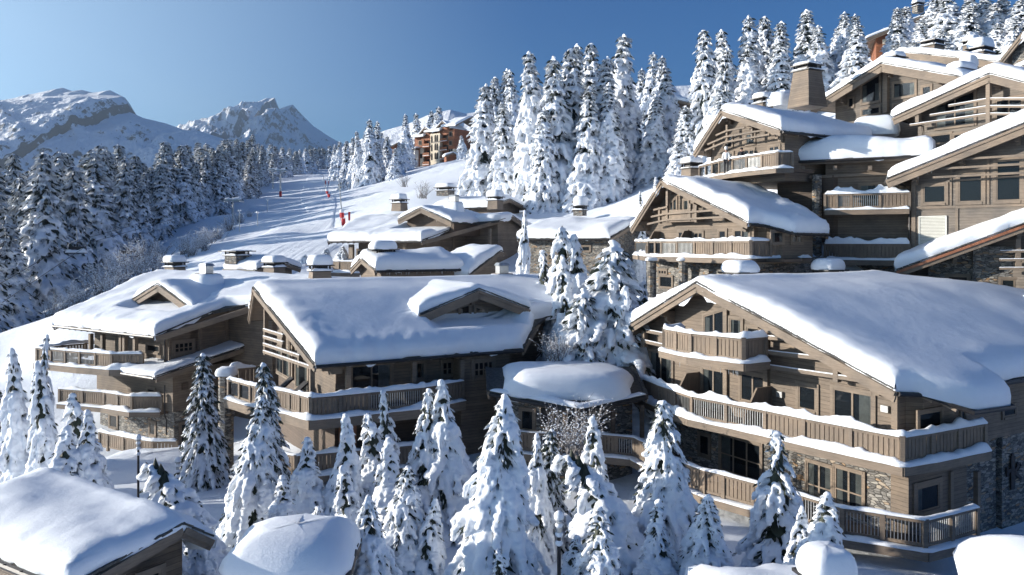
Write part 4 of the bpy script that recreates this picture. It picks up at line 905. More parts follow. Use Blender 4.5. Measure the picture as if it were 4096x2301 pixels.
window(F6, T, 3078, 3118, 585, 620, cols=2, curtain=0); window(F6, T, 2978, 3018, 600, 640, cols=2, curtain=0, door=True); window(F6, T, 2865, 2885, 632, 665, cols=1, curtain=0, door=True); window(F6, T, 2920, 2932, 612, 660, cols=1, curtain=0, door=True)
window(F6, T, 2985, 3020, 535, 578, cols=1, curtain=2, trim=.1); window(F6, T, 2905, 2930, 545, 592, cols=1, curtain=2, trim=.1)
slats(T, R6.front(.05), [(2864, 542, 2905, 524), (2905, 524, 2980, 510), (2831, 578, 2900, 548), (2900, 548, 3060, 520), (2820, 602, 2895, 570), (2895, 570, 3078, 538)], sec=(.09, .12), snow=False)
posts(T, R6.front(.2), [(2909, 500, 575), (3009, 515, 560), (2857, 565, 600)], w=.16)
rail = [onz(*q, 5.93) for q in ((2800, 668), (2825, 660), (2852, 654), (2879, 647), (2932, 637), (2988, 628), (3049, 620), (3110, 612), (3169, 612))]
balcony(T, rail, A30, 2.0, 1.02, ['glass', 'glass', 'glass', 'bars', 'bars', 'bars', 'board', 'board'], seed=97, snow=.12, dsnow=.16, label="sunny balcony below the upper slat screens", beam=.3)
prism(T, [(19.0, 57.0), (22.0, 54.5), (29, 56), (24, 63)], 0, 4.6, DARKW)  # dark wood stands in for the shade of this recess
chimney(T, P(3052, 424, 66), 1.15, 1.0, .5, .52, 'cap', 26, snow=.5, taper=.1, mat=BEAM)
sm = MB(); snow_pillow(sm, P(3128, 432, 66), 1.7, 1.4, 1.25, 9, .5); sm.build("drift_snow", SNOW, T, smooth=True); sm = MB(); snow_pillow(sm, P(3140, 395, 66), .5, .5, .7, 10, .5); sm.build("drift_snow", SNOW, T, smooth=True)
o = chimney(T, P(3229, 432, 62), 1.5, 1.45, 2.8, .52, 'cap', 27, snow=.25, taper=.42, mat=WOOD, capw=1.2, label="tall tapering timber chimney streaked with snow")
T = thing("chalet", (20, 46, -3), "flat fronted block with long snow slab roof and two snowy balconies in the right background", "chalet")
UM = np.array([.882, -.471]); NM = np.array([-.471, -.882])
RM = Roof(np.array([19.4, 55.0]) - NM * 4.2, UM, 6.15, .1, .11, -1.2, 4.2, -.6, 8.5); RM.build(T, T=1.3, seed=101, ridge_sm=.5, lump=.4, gutter=(0, 1), tails=(0, 0), edge_rough=.16)
RM.walls(T, 2.0, 8.5, 1, 3.2, -1.25); RM.walls(T, 2.1, 8.5, 1, 3.1, -9, STONE, "stone_wall", ztop=-1.25)
FM = RM.side(3.2); beams(T, RM.side(4.0), [(3176, 650, 3640, 628)], .25, .4); beams(T, RM.side(3.3), [(3180, 712, 3640, 690)], .2, .2)
mb = MB()
for px in (3211, 3340, 3480): mb.bar(RM.side(4.1).at(px, 672), RM.side(3.1).at(px, 672), .26, .3)
mb.build("beam_end", BEAM, T)
sm = MB(); sm.tube([RM.side(3.6).at(3268, 700), RM.side(3.6).at(3268, 1050)], .32, 9); sm.build("stone_column", STONE, T)
window(FM, T, 3440, 3570, 738, 800, cols=2, curtain=1); window(RM.side(3.1), T, 3472, 3608, 912, 980, cols=2, curtain=1); window(RM.side(3.1), T, 3388, 3414, 905, 980, cols=1, curtain=0, door=True)
for z, sd, sn in ((3.2, 103, .36), (-.14, 104, .38)):
    FB = RM.side(4.35); rail = [zset(FB.at(px, 900), z) for px in (3300, 3347, 3405, 3520, 3638)]
    balcony(T, rail, -NM, 1.2, 1.02, ['board', 'bars', 'bars', 'board'] if z > 0 else ['board'], seed=sd, snow=sn, dsnow=.16, label="balcony with steel balusters on the flat fronted block" if z > 0 else "lower boarded balcony on the stone storey")
downpipe(T, [RM.side(4.2).at(3560, 700), RM.side(3.4).at(3636, 760), RM.side(3.4).at(3636, 1050)])
# taupe facade with three windows and a louvre
T = thing("chalet", (24, 36, -4), "taupe boarded chalet with three dark windows and a white louvre at the right edge", "chalet")
U9 = np.array([.7, -.714]); A9 = np.array([.714, .7]); O9 = np.array([26.0, 51.5]) + U9 * 9.8; R9 = Roof(O9, A9, 8.15, .362, .362, -11.1, 3, -1.0, 9); R9.build(T, T=.95, seed=111, gutter=(1, 0), tails=(1, 0), fascia=.55, lump=.2, edge_rough=.14)
R9.walls(T, 0, 8.5, 9.85, 2.8, -8, WOODG); F9 = R9.front(0.0)
window(F9, T, 3695, 3783, 742, 812, cols=1, curtain=0, trim=.16); window(F9, T, 3836, 3930, 692, 808, cols=1, curtain=0, trim=.18); window(F9, T, 3986, 4084, 642, 803, cols=1, curtain=0, trim=.18)
for (x0, y0, x1, y1) in ((3836, 722, 3930, 716), (3986, 712, 4084, 706)): beams(T, F9.off(.06), [(x0, y0, x1, y1)], .06, .1)
mb = MB(); u0, u1 = F9.u(3680), F9.u(3784); z0, z1 = F9.z(3730, 985), F9.z(3730, 868)
F9.box(mb, u0 - .05, u1 + .05, z1, z1 + .06, 0, .1); F9.box(mb, u0 - .06, u0, z0, z1, 0, .09); F9.box(mb, u1, u1 + .06, z0, z1, 0, .09)
for k in range(20):
    z = lerp(z0, z1, k / 20); mb.add([F9.w(u0, z, .08), F9.w(u1, z, .08), F9.w(u1, z + .075, .02), F9.w(u0, z + .075, .02)], [(0, 1, 2, 3)])
mb.build("louvre", mat_plain("louvre_paint", (.62, .62, .57), .5, 0, .06), T)
mb = MB(); F9.box(mb, F9.u(3655), F9.u(4200), F9.z(3655, 838), F9.z(3655, 838) + .16, 0, .06); F9.box(mb, F9.u(3822), F9.u(3822) + .16, -8, F9.z(3655, 838), 0, .065); F9.box(mb, F9.u(3647), F9.u(3647) + .24, -8, 4, 0, .07); F9.box(mb, F9.u(3800), F9.u(3800) + .12, F9.z(3655, 838) + .17, 4.6, 0, .055); F9.box(mb, F9.u(3948), F9.u(3948) + .14, F9.z(3655, 838) + .17, 5.4, 0, .055); mb.build("corner_board", BEAM, T)
slats(T, R9.front(-.75), [(3732, 710, 4120, 690), (3748, 676, 4120, 655), (3828, 638, 4120, 620)], sec=(.1, .13), snow=False); R9.purlins(T, [-9.6, -6.9, -3.9], -.9, .05)
icicles(T.children[0], [R9.w(-1, -10.5, -.35), R9.w(-1, -7.6, -.35)], 3, 6, .4); downpipe(T, [R9.w(-.6, -10.9, -.2), F9.at(3640, 760, .1), F9.at(3640, 1000, .1)])
# stone chalet at the right edge
T = thing("chalet", (21, 31, -6), "stone walled chalet with copper edged snowy roof at the right edge", "chalet")
U10 = np.array([.9, -.436]); A10 = np.array([.436, .9]); O10 = np.array([24.1, 49.0]) + U10 * 9; R10 = Roof(O10, A10, 2.25, .42, .42, -9.4, 3, 0, 9); R10.build(T, T=.95, seed=113, gutter=(0, 0), tails=(0, 0), fascia=.4, lump=.3, copper=True, edge_rough=.16)
R10.walls(T, 1.6, 8.5, 7.6, 2.6, -7, STONE, "stone_wall"); prism(T, [R10.xy(1.2, -5.2), R10.xy(1.2, 2.6), R10.xy(1.7, 2.6), R10.xy(1.7, -5.2)], -7, -.25, STONE, "stone_wall"); F10 = R10.front(1.2)
window(F10, T, 4005, 4110, 1118, 1180, cols=2, curtain=0, trim=.14); window(R10.front(1.6), T, 3790, 3872, 1105, 1160, cols=1, curtain=0, trim=.15)
slats(T, R10.front(.5), [(4000, 1007, 4130, 1006), (3998, 1041, 4130, 1040), (3998, 1075, 4130, 1074)], sec=(.1, .13)); posts(T, R10.front(.6), [(4072, 955, 1075)], w=.26); R10.purlins(T, [-6.2, -2.9], .2, 1.3)
rail = [onz(*q, -3.4) for q in ((3925, 1222), (3985, 1205), (4100, 1215), (4200, 1216))]; balcony(T, rail, (.7, .7), 1.0, .6, ['board'], seed=115, snow=.25, dsnow=0, label="snow capped railing at the picture's right edge")
# two glazed gables high on the right
T = thing("chalet", (28, 48, 0), "glazed gable chalet with snow lined horizontal slats high on the right", "chalet")
R8 = Roof((31.1, 51.8), A30, 11.0, .28, .45, -6.85, 5, 0, 9); R8.build(T, T=.8, seed=117, gutter=(1, 0), tails=(1, 0), fascia=.5, lump=.2)
R8.walls(T, 1.1, 8.5, 5.7, 4.8, 0, WOODG); R8.purlins(T, [0, -5.5, 3.8], .1, 1.15); F8 = R8.front(1.1)
window(F8, T, 3745, 3900, 415, 505, cols=2, curtain=1, topslope=.26, trim=.14); window(F8, T, 3985, 4090, 395, 480, cols=2, curtain=0, trim=.14); window(F8, T, 3725, 3805, 538, 575, cols=1, curtain=0, trim=.12); window(F8, T, 3815, 3880, 535, 575, cols=1, curtain=0, trim=.12)
slats(T, R8.front(.1), [(3795, 425, 3955, 397), (3955, 397, 4110, 397), (3720, 463, 3955, 427), (3955, 427, 4110, 427), (3640, 502, 3955, 457), (3955, 457, 4110, 458)], sec=(.1, .13)); posts(T, R8.front(.15), [(3955, 330, 500), (3672, 455, 490)], w=.26)
downpipe(T, [R8.w(.3, -6.7, -.3), F8.at(3690, 505, .1), F8.at(3695, 560, .1)])
sm = MB(); snow_pillow(sm, P(3845, 275, 57) - np.array([0, 0, .1]), 1.2, .8, .55, 4, .5); sm.build("drift_snow", SNOW, T, smooth=True); sm = MB(); snow_pillow(sm, P(3875, 268, 60), .6, .6, .85, 5, .5); sm.build("drift_snow", SNOW, T, smooth=True)
T = thing("chalet", (26, 58, 3), "curtained glass gable chalet below the top right spruces", "chalet")
R7 = Roof((28.2, 60.7), A30, 13.68, .37, .35, -6.5, 6.2, 0, 9); R7.build(T, T=.7, seed=119, gutter=(1, 0), tails=(0, 0), fascia=.6, lump=.15)
R7.walls(T, 1.2, 8.5, 5.1, 5.2, 3, WOODG); R7.purlins(T, [0, -4.1, 4.1], .1, 1.25); F7 = R7.front(1.2)
window(F7, T, 3448, 3520, 335, 410, cols=1, curtain=1, topslope=.37, trim=.14); window(F7, T, 3575, 3662, 325, 388, cols=1, curtain=1, topslope=-.1, trim=.14); window(F7, T, 3690, 3725, 345, 385, cols=1, curtain=0, trim=.12); window(F7, T, 3395, 3415, 392, 430, cols=1, curtain=0, trim=.1)
window(F7, T, 3448, 3520, 432, 460, cols=1, curtain=0, trim=.12); window(F7, T, 3575, 3650, 415, 450, cols=1, curtain=0, trim=.12); posts(T, R7.front(1.0), [(3545, 290, 450)], w=.34)
sm = MB(); snow_pillow(sm, P(3505, 545, 60), 1.9, 1.5, 1.5, 6, -.4); sm.build("drift_snow", SNOW, T, smooth=True)
T = thing("chalet", (34, 66, 8), "topmost snow roof with wide timber gable and chimneys below the forest", "chalet")
R7b = Roof((35.4, 72.6), A30, 17.4, .3, .3, -2.4, 10.2, 0, 9); R7b.build(T, T=.55, seed=121, gutter=(0, 0), tails=(0, 0), fascia=1.0, lump=.3); R7b.walls(T, .4, 8.5, 2.0, 9.4, 8)
chimney(T, P(3730, 215, 74), 1.5, 1.3, 1.0, .52, 'cap', 31, snow=.12, mat=WOOD, taper=.1); chimney(T, P(3925, 215, 73), 1.6, 1.3, .35, .52, 'cap', 32, snow=.95, mat=BEAM); chimney(T, P(3885, 190, 80), 1.2, 1.0, .5, .52, 'cap', 33, snow=.6, mat=BEAM); chimney(T, P(3580, 245, 67), 1.3, 1.0, .2, .52, 'cap', 34, snow=.45, mat=BEAM)
T = thing("chalet", (38, 58, 8), "steep little snow gable cut by the upper right picture corner", "chalet")
RG = Roof(P(4096, 130, 58)[:2], A30, 15.4, 1.1, .6, -1.6, 3, 0, 5); RG.build(T, T=.5, seed=123, gutter=(0, 0), tails=(0, 0)); RG.walls(T, .5, 4.5, 1.1, 2, 8, STONE, "stone_wall")
R8b = Roof((38.5, 57.0), A30, 13.6, .35, .3, -4.5, 3, 0, 6); R8b.build(T, T=.6, seed=124, gutter=(0, 0), tails=(0, 0)); R8b.walls(T, .5, 5, 3.5, 2, 8)

# ---- snow roofs just below the camera
T = thing("cabin", (-11, 20, -11.5), "nearest cabin with smooth wind shaped snow roof and bare bargeboard at the lower left corner", "cabin")
KN = np.array([-9.86, 18.5]); RN = Roof(KN + AP * 2.8, BP, -7.45, .7, .21, -.9, [(0, 3.0), (1, 2.85)], [(-4, -9.5), (3, -7.0)], -.55); RN.build(T, lip=1.5, T=.68, seed=131, ridge_sm=1.6, lump=.16, gutter=(0, 1), step=.22, fascia=.3)
RN.walls(T, -6.6, -1.4, .6, 2.1, -12)
GN = Fac(RN.xy(-.9, 0), -RN.bd, RN.ad); window(GN, T, 560, 640, 2290, 2340, cols=2, curtain=0)
T = thing("shed", (-6, 20.5, -11.5), "low shed buried under a rounded snow dome between the front spruces", "shed")
RS = Roof((-5.5, 21.6), (1, .05), -8.3, .15, .18, -1.2, [(0, 1.3), (.4, 1.9), (1, 1.6)], -1.75, 1.15); rs = RS.build(T, T=.3, seed=133, snow=False, gutter=(0, 0), tails=(0, 0)); sm = MB(); snow_pillow(sm, (-5.75, 21.3, -8.6), 1.8, 1.7, 1.08, 7, .05, flat=.55); adoptpart(sm.build('roof_snow', SNOW, smooth=True), rs); RS.walls(T, -1.5, .95, 1.0, 1.3, -11.5)
T = thing("cabin", (12.5, 19, -11.5), "snow roof with smooth slope at the lower right corner", "cabin")
RQ = Roof((14.9, 20.6), (.9, -.43), -9.1, .2, .2, -1.6, 1.9, -2.7, 3.2); rq = RQ.build(T, snow=False, T=.3, seed=135, gutter=(0, 0), tails=(0, 0)); sm = MB(); snow_pillow(sm, (14.9, 20.3, -9.35), 3.6, 2.3, 1.45, 8, -.44, flat=.7); adoptpart(sm.build('roof_snow', SNOW, smooth=True), rq); RQ.walls(T, -2.2, 2.8, 1.2, 1.5, -12)
T = thing("cabin", (7.3, 20, -11.5), "low snow roof with a snow drum on its chimney at the bottom edge", "cabin")
RZ = Roof((7.1, 21.3), (1, .03), -9.45, .12, .15, -1.0, 2.2, -2.1, 2.2); RZ.build(T, T=.7, lip=1.6, seed=137, ridge_sm=1, lump=.12, gutter=(0, 0), tails=(0, 0), step=.22); RZ.walls(T, -1.9, 1.9, .8, 1.8, -12)
chimney(T, P(3305, 2300, 19.6) - np.array([0, 0, .42]), .9, .9, .3, .2, 'cap', 36, snow=.72, mat=BEAM, capw=1.3)

# ------------------------------------------------------------------ trees
def _ico():
    t = (1 + 5 ** .5) / 2
    v = np.array([(-1, t, 0), (1, t, 0), (-1, -t, 0), (1, -t, 0), (0, -1, t), (0, 1, t), (0, -1, -t), (0, 1, -t), (t, 0, -1), (t, 0, 1), (-t, 0, -1), (-t, 0, 1)], float)
    f = np.array([(0, 11, 5), (0, 5, 1), (0, 1, 7), (0, 7, 10), (0, 10, 11), (1, 5, 9), (5, 11, 4), (11, 10, 2), (10, 7, 6), (7, 1, 8), (3, 9, 4), (3, 4, 2), (3, 2, 6), (3, 6, 8), (3, 8, 9), (4, 9, 5), (2, 4, 11), (6, 2, 10), (8, 6, 7), (9, 8, 1)])
    v /= np.linalg.norm(v[0]); v2 = list(v); f2 = []; cache = {}
    def mid(a, b):
        k = (min(a, b), max(a, b))
        if k not in cache:
            m = v2[a] + v2[b]; v2.append(m / np.linalg.norm(m)); cache[k] = len(v2) - 1
        return cache[k]
    for a, b, c in f:
        x, y, z = mid(a, b), mid(b, c), mid(c, a); f2 += [(a, x, z), (b, y, x), (c, z, y), (x, y, z)]
    return np.array(v2), np.array(f2), v, f
ICV, ICF, IC0V, IC0F = _ico()
def mesh_np(name, V, F, mats, smooth=True):
    me = bpy.data.meshes.new(name); me.vertices.add(len(V)); me.vertices.foreach_set("co", V.astype(np.float32).ravel())
    k = F.shape[1]; me.loops.add(F.size); me.loops.foreach_set("vertex_index", F.astype(np.int32).ravel())
    me.polygons.add(len(F)); me.polygons.foreach_set("loop_start", np.arange(0, F.size, k, dtype=np.int32))
    me.polygons.foreach_set("use_smooth", np.full(len(F), smooth))
    for m in mats: me.materials.append(m)
    me.update(calc_edges=True); return me
def remeshed(name, centers, radii, squash, voxel, mats, smooth_it=2, hi=True):
    """union of many soft lumps -> one continuous snow skin"""
    bv, bf = (ICV, ICF) if hi else (IC0V, IC0F)
    C = np.array(centers); R = np.array(radii); n = len(C)
    V = (bv[None] * np.stack([R, R, R * squash], -1)[:, None, :] + C[:, None, :]).reshape(-1, 3)
    F = (bf[None] + (np.arange(n) * len(bv))[:, None, None]).reshape(-1, 3)
    me = mesh_np(name + "_raw", V, F, [])
    o = bpy.data.objects.new(name + "_raw", me); COL.objects.link(o)
    md = o.modifiers.new("r", 'REMESH'); md.mode = 'VOXEL'; md.voxel_size = voxel; md.use_smooth_shade = True
    tx = bpy.data.textures.get('lumps%d' % (voxel > .1)) or bpy.data.textures.new('lumps%d' % (voxel > .1), 'CLOUDS'); tx.noise_scale = .62 if voxel > .1 else .24; tx.noise_depth = 3
    dp = o.modifiers.new('d', 'DISPLACE'); dp.texture = tx; dp.strength = .34 if voxel > .1 else .15; dp.mid_level = .5
    if smooth_it:
        m2 = o.modifiers.new("s", 'SMOOTH'); m2.iterations = 1; m2.factor = .4
    dg = bpy.context.evaluated_depsgraph_get(); out = bpy.data.meshes.new_from_object(o.evaluated_get(dg))
    bpy.data.objects.remove(o); bpy.data.meshes.remove(me); out.name = name; out.materials.clear()
    for m in mats: out.materials.append(m)
    return out
def spruce(seed, H, R, dz, nb, droop, up, wsn, cover, voxel, nneed, nlen, heavy=True, power=.85, snowm=None, needm=None, base=.05, core=.62, lean=0.0, curl=None, squash=.75, frost=.4):
    rng = random.Random(seed); C = []; RD = []; nv = []; nf = []; fm = []; tv = MB()
    def trunk(z):
        f = z / H; return np.array([lean * f ** 2.2 * H, 0.25 * lean * f ** 2 * H * math.sin(seed), z if curl is None else z - curl * max(0, f - .7) ** 2 * H * 4])
    zs = []; z = base * H
    while z < H * .97: zs.append(z); z += dz * (1.15 - .55 * z / H) * (.8 + .4 * rng.random())
    az0 = rng.random() * 6
    for wi, z in enumerate(zs):
        f = z / H; rl = R * ((1 - f) ** power) * (.95 + .1 * rng.random()) + .03 * R
        n = max(3, int(nb * (1 - .45 * f)))
        for k in range(n):
            az = az0 + wi * 2.4 + 2 * math.pi * (k + .5 * rng.random()) / n; L = rl * (.72 + .45 * rng.random())
            d = np.array([math.cos(az), math.sin(az), 0]); s = np.array([-d[1], d[0], 0])
            m = lerp(up[0], up[1], f) + .1 * (rng.random() - .5); dr = droop * (.75 + .5 * rng.random()) * (1 - .25 * f); t0 = trunk(z)
            def path(t, side=0.0): return t0 + d * L * t * (1 - .13 * t) + s * side * L * t + np.array([0, 0, L * (m * t - dr * t * t)])
            # needles: drooping sprays along the branch, below the snow
            for q in range(max(3, int(nneed * (.35 + L / R)))):
                t = .12 + .92 * rng.random(); sd = (rng.random() - .5) * .75; p = path(t, sd) + np.array([0, 0, -.02 * L])
                dv = d * (.55 + .5 * rng.random()) + s * (sd * 1.3 + (rng.random() - .5) * .9) + np.array([0, 0, -.55 - .7 * rng.random()]); dv /= np.linalg.norm(dv)
                ll = nlen * (.55 + .7 * rng.random()); wv = np.cross(dv, np.array([rng.random() - .5, rng.random() - .5, rng.random() - .5])); wv /= np.linalg.norm(wv) + 1e-6
                i = len(nv); nv += [p, p + dv * ll * .5 + wv * ll * .17, p + dv * ll, p + dv * ll * .5 - wv * ll * .17]; nf.append((i, i + 1, i + 2, i + 3)); fm.append(1 if rng.random() < frost else 0)
            if rng.random() > cover: continue
            w = wsn * (.75 + .5 * rng.random()) * (.55 + .6 * min(1, L / (R * .8))) * (1 - .5 * f * f); lobes = [(0, 1.0)] + [(sg * (.36 + .2 * rng.random()), .72 + .2 * rng.random()) for sg in (-1, 1) if L > wsn * 2.6 and rng.random() < .72]
            for sd, ls in lobes:
                kk = max(3, int(L * ls / (w * .62)))
                a0_ = .16 if heavy else .3
                for q in range(kk + 1):
                    t = lerp(a0_, 1.0 * ls, q / kk); rr = w * (.62 + .55 * math.sin(math.pi * min(1, .18 + .78 * q / kk))) * (.82 + .36 * rng.random()) * (1 if sd == 0 else .82)
                    C.append(path(t, sd * math.sin(min(1, t) * 1.57)) + np.array([0, 0, rr * .38])); RD.append(rr)
                if heavy:
                    tip = path(1.0 * ls, sd); r2 = w * .78
                    for q in range(rng.randint(1, 3)):
                        C.append(tip + d * w * .22 * (q + .5) - np.array([0, 0, w * (.42 + .75 * q)]) + s * (rng.random() - .5) * w * .3); RD.append(r2 * (1 - .2 * q) * (.8 + .3 * rng.random()))
    tip = trunk(H)
    for q, (dzz, rr) in enumerate(((-.03, .5), (-.065, .75), (-.045, .6), (-.11, .8))):
        if heavy or q == 1: C.append(tip + np.array([(rng.random() - .5) * .1, (rng.random() - .5) * .1, dzz * H * (1 if heavy else .6)])); RD.append(max(wsn * rr, voxel * 1.1))
    # dim inner mass of twigs so that the crown is not see-through
    for k in range(14):
        f0 = .04 + .9 * k / 14; z = f0 * H; rc = R * core * ((1 - f0) ** power) * .8; c = trunk(z)
        for j in range(7):
            a = 6.283 * (j + rng.random()) / 7; i = len(nv); e = np.array([math.cos(a), math.sin(a), 0]); t_ = np.array([-e[1], e[0], 0])
            nv += [c + np.array([0, 0, H * .09]), c + e * rc * .8 + t_ * rc * .5, c + e * rc * 1.2 - np.array([0, 0, H * .04]), c + e * rc * .8 - t_ * rc * .5]; nf.append((i, i + 1, i + 2, i + 3)); fm.append(0)
    tv.tube([trunk(H * t) - (np.array([0, 0, .6]) if t == 0 else 0) for t in (0, .25, .5, .75, .98)], [H * .018 * (1 - t) + .012 for t in (0, .25, .5, .75, .98)], 6)
    o = tv.build("t", BARK); tm = o.data; bpy.data.objects.remove(o)
    cm = mesh_np("crown", np.array(nv), np.array(nf), [needm or NEED, FROST], False); cm.polygons.foreach_set('material_index', np.array(fm, dtype=np.int32))
    smm = remeshed("snow", C, RD, squash, voxel, [snowm or SNOWT], 2 if heavy else 1, hi=heavy)
    return dict(H=H, R=R, trunk=tm, crown=cm, snow=smm)
WK = 1.42
def place(pr, x, y, zb, H, wid, yaw, label, group, name="spruce_tree", parts=True, cat="tree"):
    e = bpy.data.objects.new(name, None); e.empty_display_size = .4; COL.objects.link(e)
    e.location = (x, y, zb); e.rotation_euler = (.05 * math.sin(x * 7.3), .05 * math.cos(y * 5.1), yaw); k = H / pr['H']; w = wid * WK / (2 * pr['R']); e.scale = (w, w, k); tag(e, label, cat, group)
    for nm in ("trunk", "crown", "snow"):
        c = bpy.data.objects.new(nm, pr[nm]); COL.objects.link(c); c.parent = e
    return e
HV = [spruce(s, 6.5, 1.7, .46, 6, dr, (-.02, .42), w, cv, .05, 24, .25, lean=ln, curl=cl, frost=.55) for s, dr, w, cv, ln, cl in
      ((1, .95, .235, .95, 0, None), (2, 1.15, .26, .95, .05, None), (3, .85, .205, .92, -.04, None), (4, 1.2, .285, .97, .02, None), (5, 1.0, .22, .88, .06, .1))]
HL = spruce(9, 7.5, 2.3, .44, 8, .95, (-.05, .4), .245, .95, .052, 28, .27, frost=.5)
HL2 = spruce(10, 7.5, 2.1, .44, 8, 1.05, (-.05, .45), .225, .93, .052, 34, .28, frost=.55, lean=-.03)
HB = spruce(6, 5.2, 1.6, .46, 6, 1.15, (.0, .35), .23, .93, .05, 30, .27, lean=.33, curl=.30, frost=.5)          # bowed under its load
HS = spruce(7, 6.5, 1.6, .38, 8, .7, (-.05, .4), .125, .85, .045, 56, .30, frost=.4)                # thinner snow, more needles
HD = spruce(8, 6.5, 1.8, .36, 9, .75, (-.1, .35), .185, .97, .05, 44, .28, frost=.6)
MD = [spruce(20 + i, 17, 3.2, .82, 8, dr, (-.15, .4), w, cv, .125, 26, .68, heavy=True, power=pw_, snowm=SNOWF, needm=NEEDF, frost=.75, lean=ln) for i, (dr, w, cv, pw_, ln) in enumerate(((.65, .34, .94, .8, 0), (.8, .37, .95, .9, .02), (.6, .31, .92, .72, -.015), (.85, .35, .93, 1.0, .01), (.7, .33, .91, .85, .025)))]
FR = [spruce(40 + i, 20, 3.5, .88, 8, dr, (-.3, .3), w, cv, .2, 28, .95, heavy=False, power=pw_, snowm=SNOWF, needm=NEEDF, squash=.6, frost=.72) for i, (dr, w, cv, pw_) in enumerate(((.55, .37, .95, .78), (.6, .40, .97, .9), (.5, .34, .92, .7), (.62, .38, .95, .85)))]
TR = random.Random(11)
def tree_px(pr, px, py, d, wpx, label, group, yaw=None, name="spruce_tree", zb=None):
    p = P(px, py, d); g = gz(p[0], p[1]) - .15 if zb is None else zb
    return place(pr, p[0], p[1], g, (p[2] - g) * 1.0, wpx / FPX * d, TR.random() * 6.28 if yaw is None else yaw, label, group, name)
GF = "snow laden spruces in front of the chalets"
for pr, px, py, d, w, lab in (
    (HL, 1966, 1560, 24, 400, "largest snow smothered spruce in the middle of the front row"),
    (HL2, 1005, 1575, 30, 260, "broad snowy spruce below the middle chalet's left terrace corner"),
    (HS, 1090, 1432, 34, 190, "tall green needled spruce with thin snow touching the middle chalet's terrace railing"),
    (HV[0], 1221, 1738, 30, 210, "small pointed snowy spruce right of the broad one under the terrace corner"),
    (HV[3], 1379, 1640, 30, 190, "slim snow plastered spruce with a cross shaped top before the middle terrace"),
    (HV[4], 1527, 1622, 31, 230, "ragged spruce with twiggy top in front of the steel balusters of the middle terrace"),
    (HV[2], 1560, 1542, 34, 150, "darker spruce half hidden behind the twiggy topped one at the middle terrace"),
    (HV[2], 1707, 1545, 31, 200, "thin two pointed spruce left of the tall round headed one"),
    (HV[0], 1801, 1507, 31, 230, "tall round headed snowy spruce just left of the largest spruce"),
    (HV[0], 2140, 1724, 28, 150, "narrow snow column spruce with a ball top right of the largest spruce"),
    (HS, 2182, 1703, 29.5, 170, "thin green spruce directly behind the ball topped snow column"),
    (HV[1], 2385, 1654, 29, 210, "mid sized snowy spruce before the pavilion's terrace railing"),
    (HL2, 2661, 1577, 27.5, 300, "tall broad snow curtained spruce overlapping the left end of the long balcony"),
    (HV[2], 2395, 2030, 22.5, 270, "small bushy spruce at the bottom edge right of the lamp post"),
    (HL, 2818, 1960, 24.5, 260, "short chunky white spruce at the bottom below the lowest balcony"),
    (HV[2], 3093, 1704, 27, 260, "tall conical spruce with dark lower branches in front of the lowest balcony"),
    (HV[0], 3286, 1956, 24.5, 240, "white spruce right of the dark conical one beside the baluster railing"),
    (HV[1], 3192, 2015, 25, 150, "small spruce tip between the dark conical spruce and the white one"),
    (HV[1], 697, 2057, 24.5, 220, "small snowy spruce in front of the nearest cabin's bargeboard"),
    (HV[0], 787, 2043, 25, 170, "snowy spruce right beside the small one at the nearest cabin"),
    (HV[4], 1262, 2010, 25, 190, "low snowy spruce directly right of the buried shed's ridge"),
    (HV[1], 1700, 1990, 24.5, 190, "half hidden snowy spruce left of the largest one at the bottom edge"),
    (HV[0], 1130, 1890, 28, 190, "snowy spruce behind the buried shed, left of the small pointed one"),
    (HV[4], 2290, 2120, 24, 170, "small ragged spruce at the bottom edge beside the lamp post"),
    (HV[1], 2620, 2000, 24.5, 200, "snowy spruce at the bottom edge under the tall snow curtained one"),
    (HV[2], 2010, 2190, 22, 150, "small spruce tip at the bottom edge in front of the largest spruce's right side"),
    (HL, 1487, 1960, 23, 270, "rounded spruce overlapping the buried shed's right end"),
    (HL2, 1606, 1850, 25, 290, "wide round shouldered spruce behind the rounded one at the buried shed"),
    (HV[1], 1420, 1850, 27, 190, "hooked top spruce left of the wide round shouldered one"),
    (HV[3], 1545, 1745, 29, 200, "snow mounded spruce under the ragged twiggy topped spruce"),
    (HV[0], 87, 1378, 37, 175, "tall slender snowy spruce at the left edge below the left chalet's balcony"),
    (HV[2], 157, 1324, 44, 110, "thin spruce tip poking up at the left end of the upper balcony"),
    (HV[1], 189, 1430, 36, 170, "rounded spruce right beside the slender one at the left edge"),
    (HV[4], 310, 1540, 34, 210, "shorter spruce with spreading branches below the left chalet's lower balcony"),
    (HV[0], 372, 1625, 33, 190, "snow capped spruce right of the spreading one by the left chalet"),
    (HV[3], 250, 1700, 32, 230, "low snow mounded spruce below the spreading one at the left"),
    (HS, 8, 1535, 40, 240, "bluish shaded spruce cut by the left picture edge"),
    (HS, 814, 1400, 41, 185, "lone sparse spruce between the left and middle chalets")):
    tree_px(pr, px, py, d, w, lab, GF)
tree_px(HB, 775, 1800, 27, 300, "bowed spruce whose snowy top hooks to the left beside the nearest cabin", GF, yaw=2.9)
tree_px(HB, 2480, 1770, 26, 330, "bowed twiggy spruce arching left of the tall snow curtained spruce", GF, yaw=2.8)
GM = "snowy spruces between the middle and rear chalets"
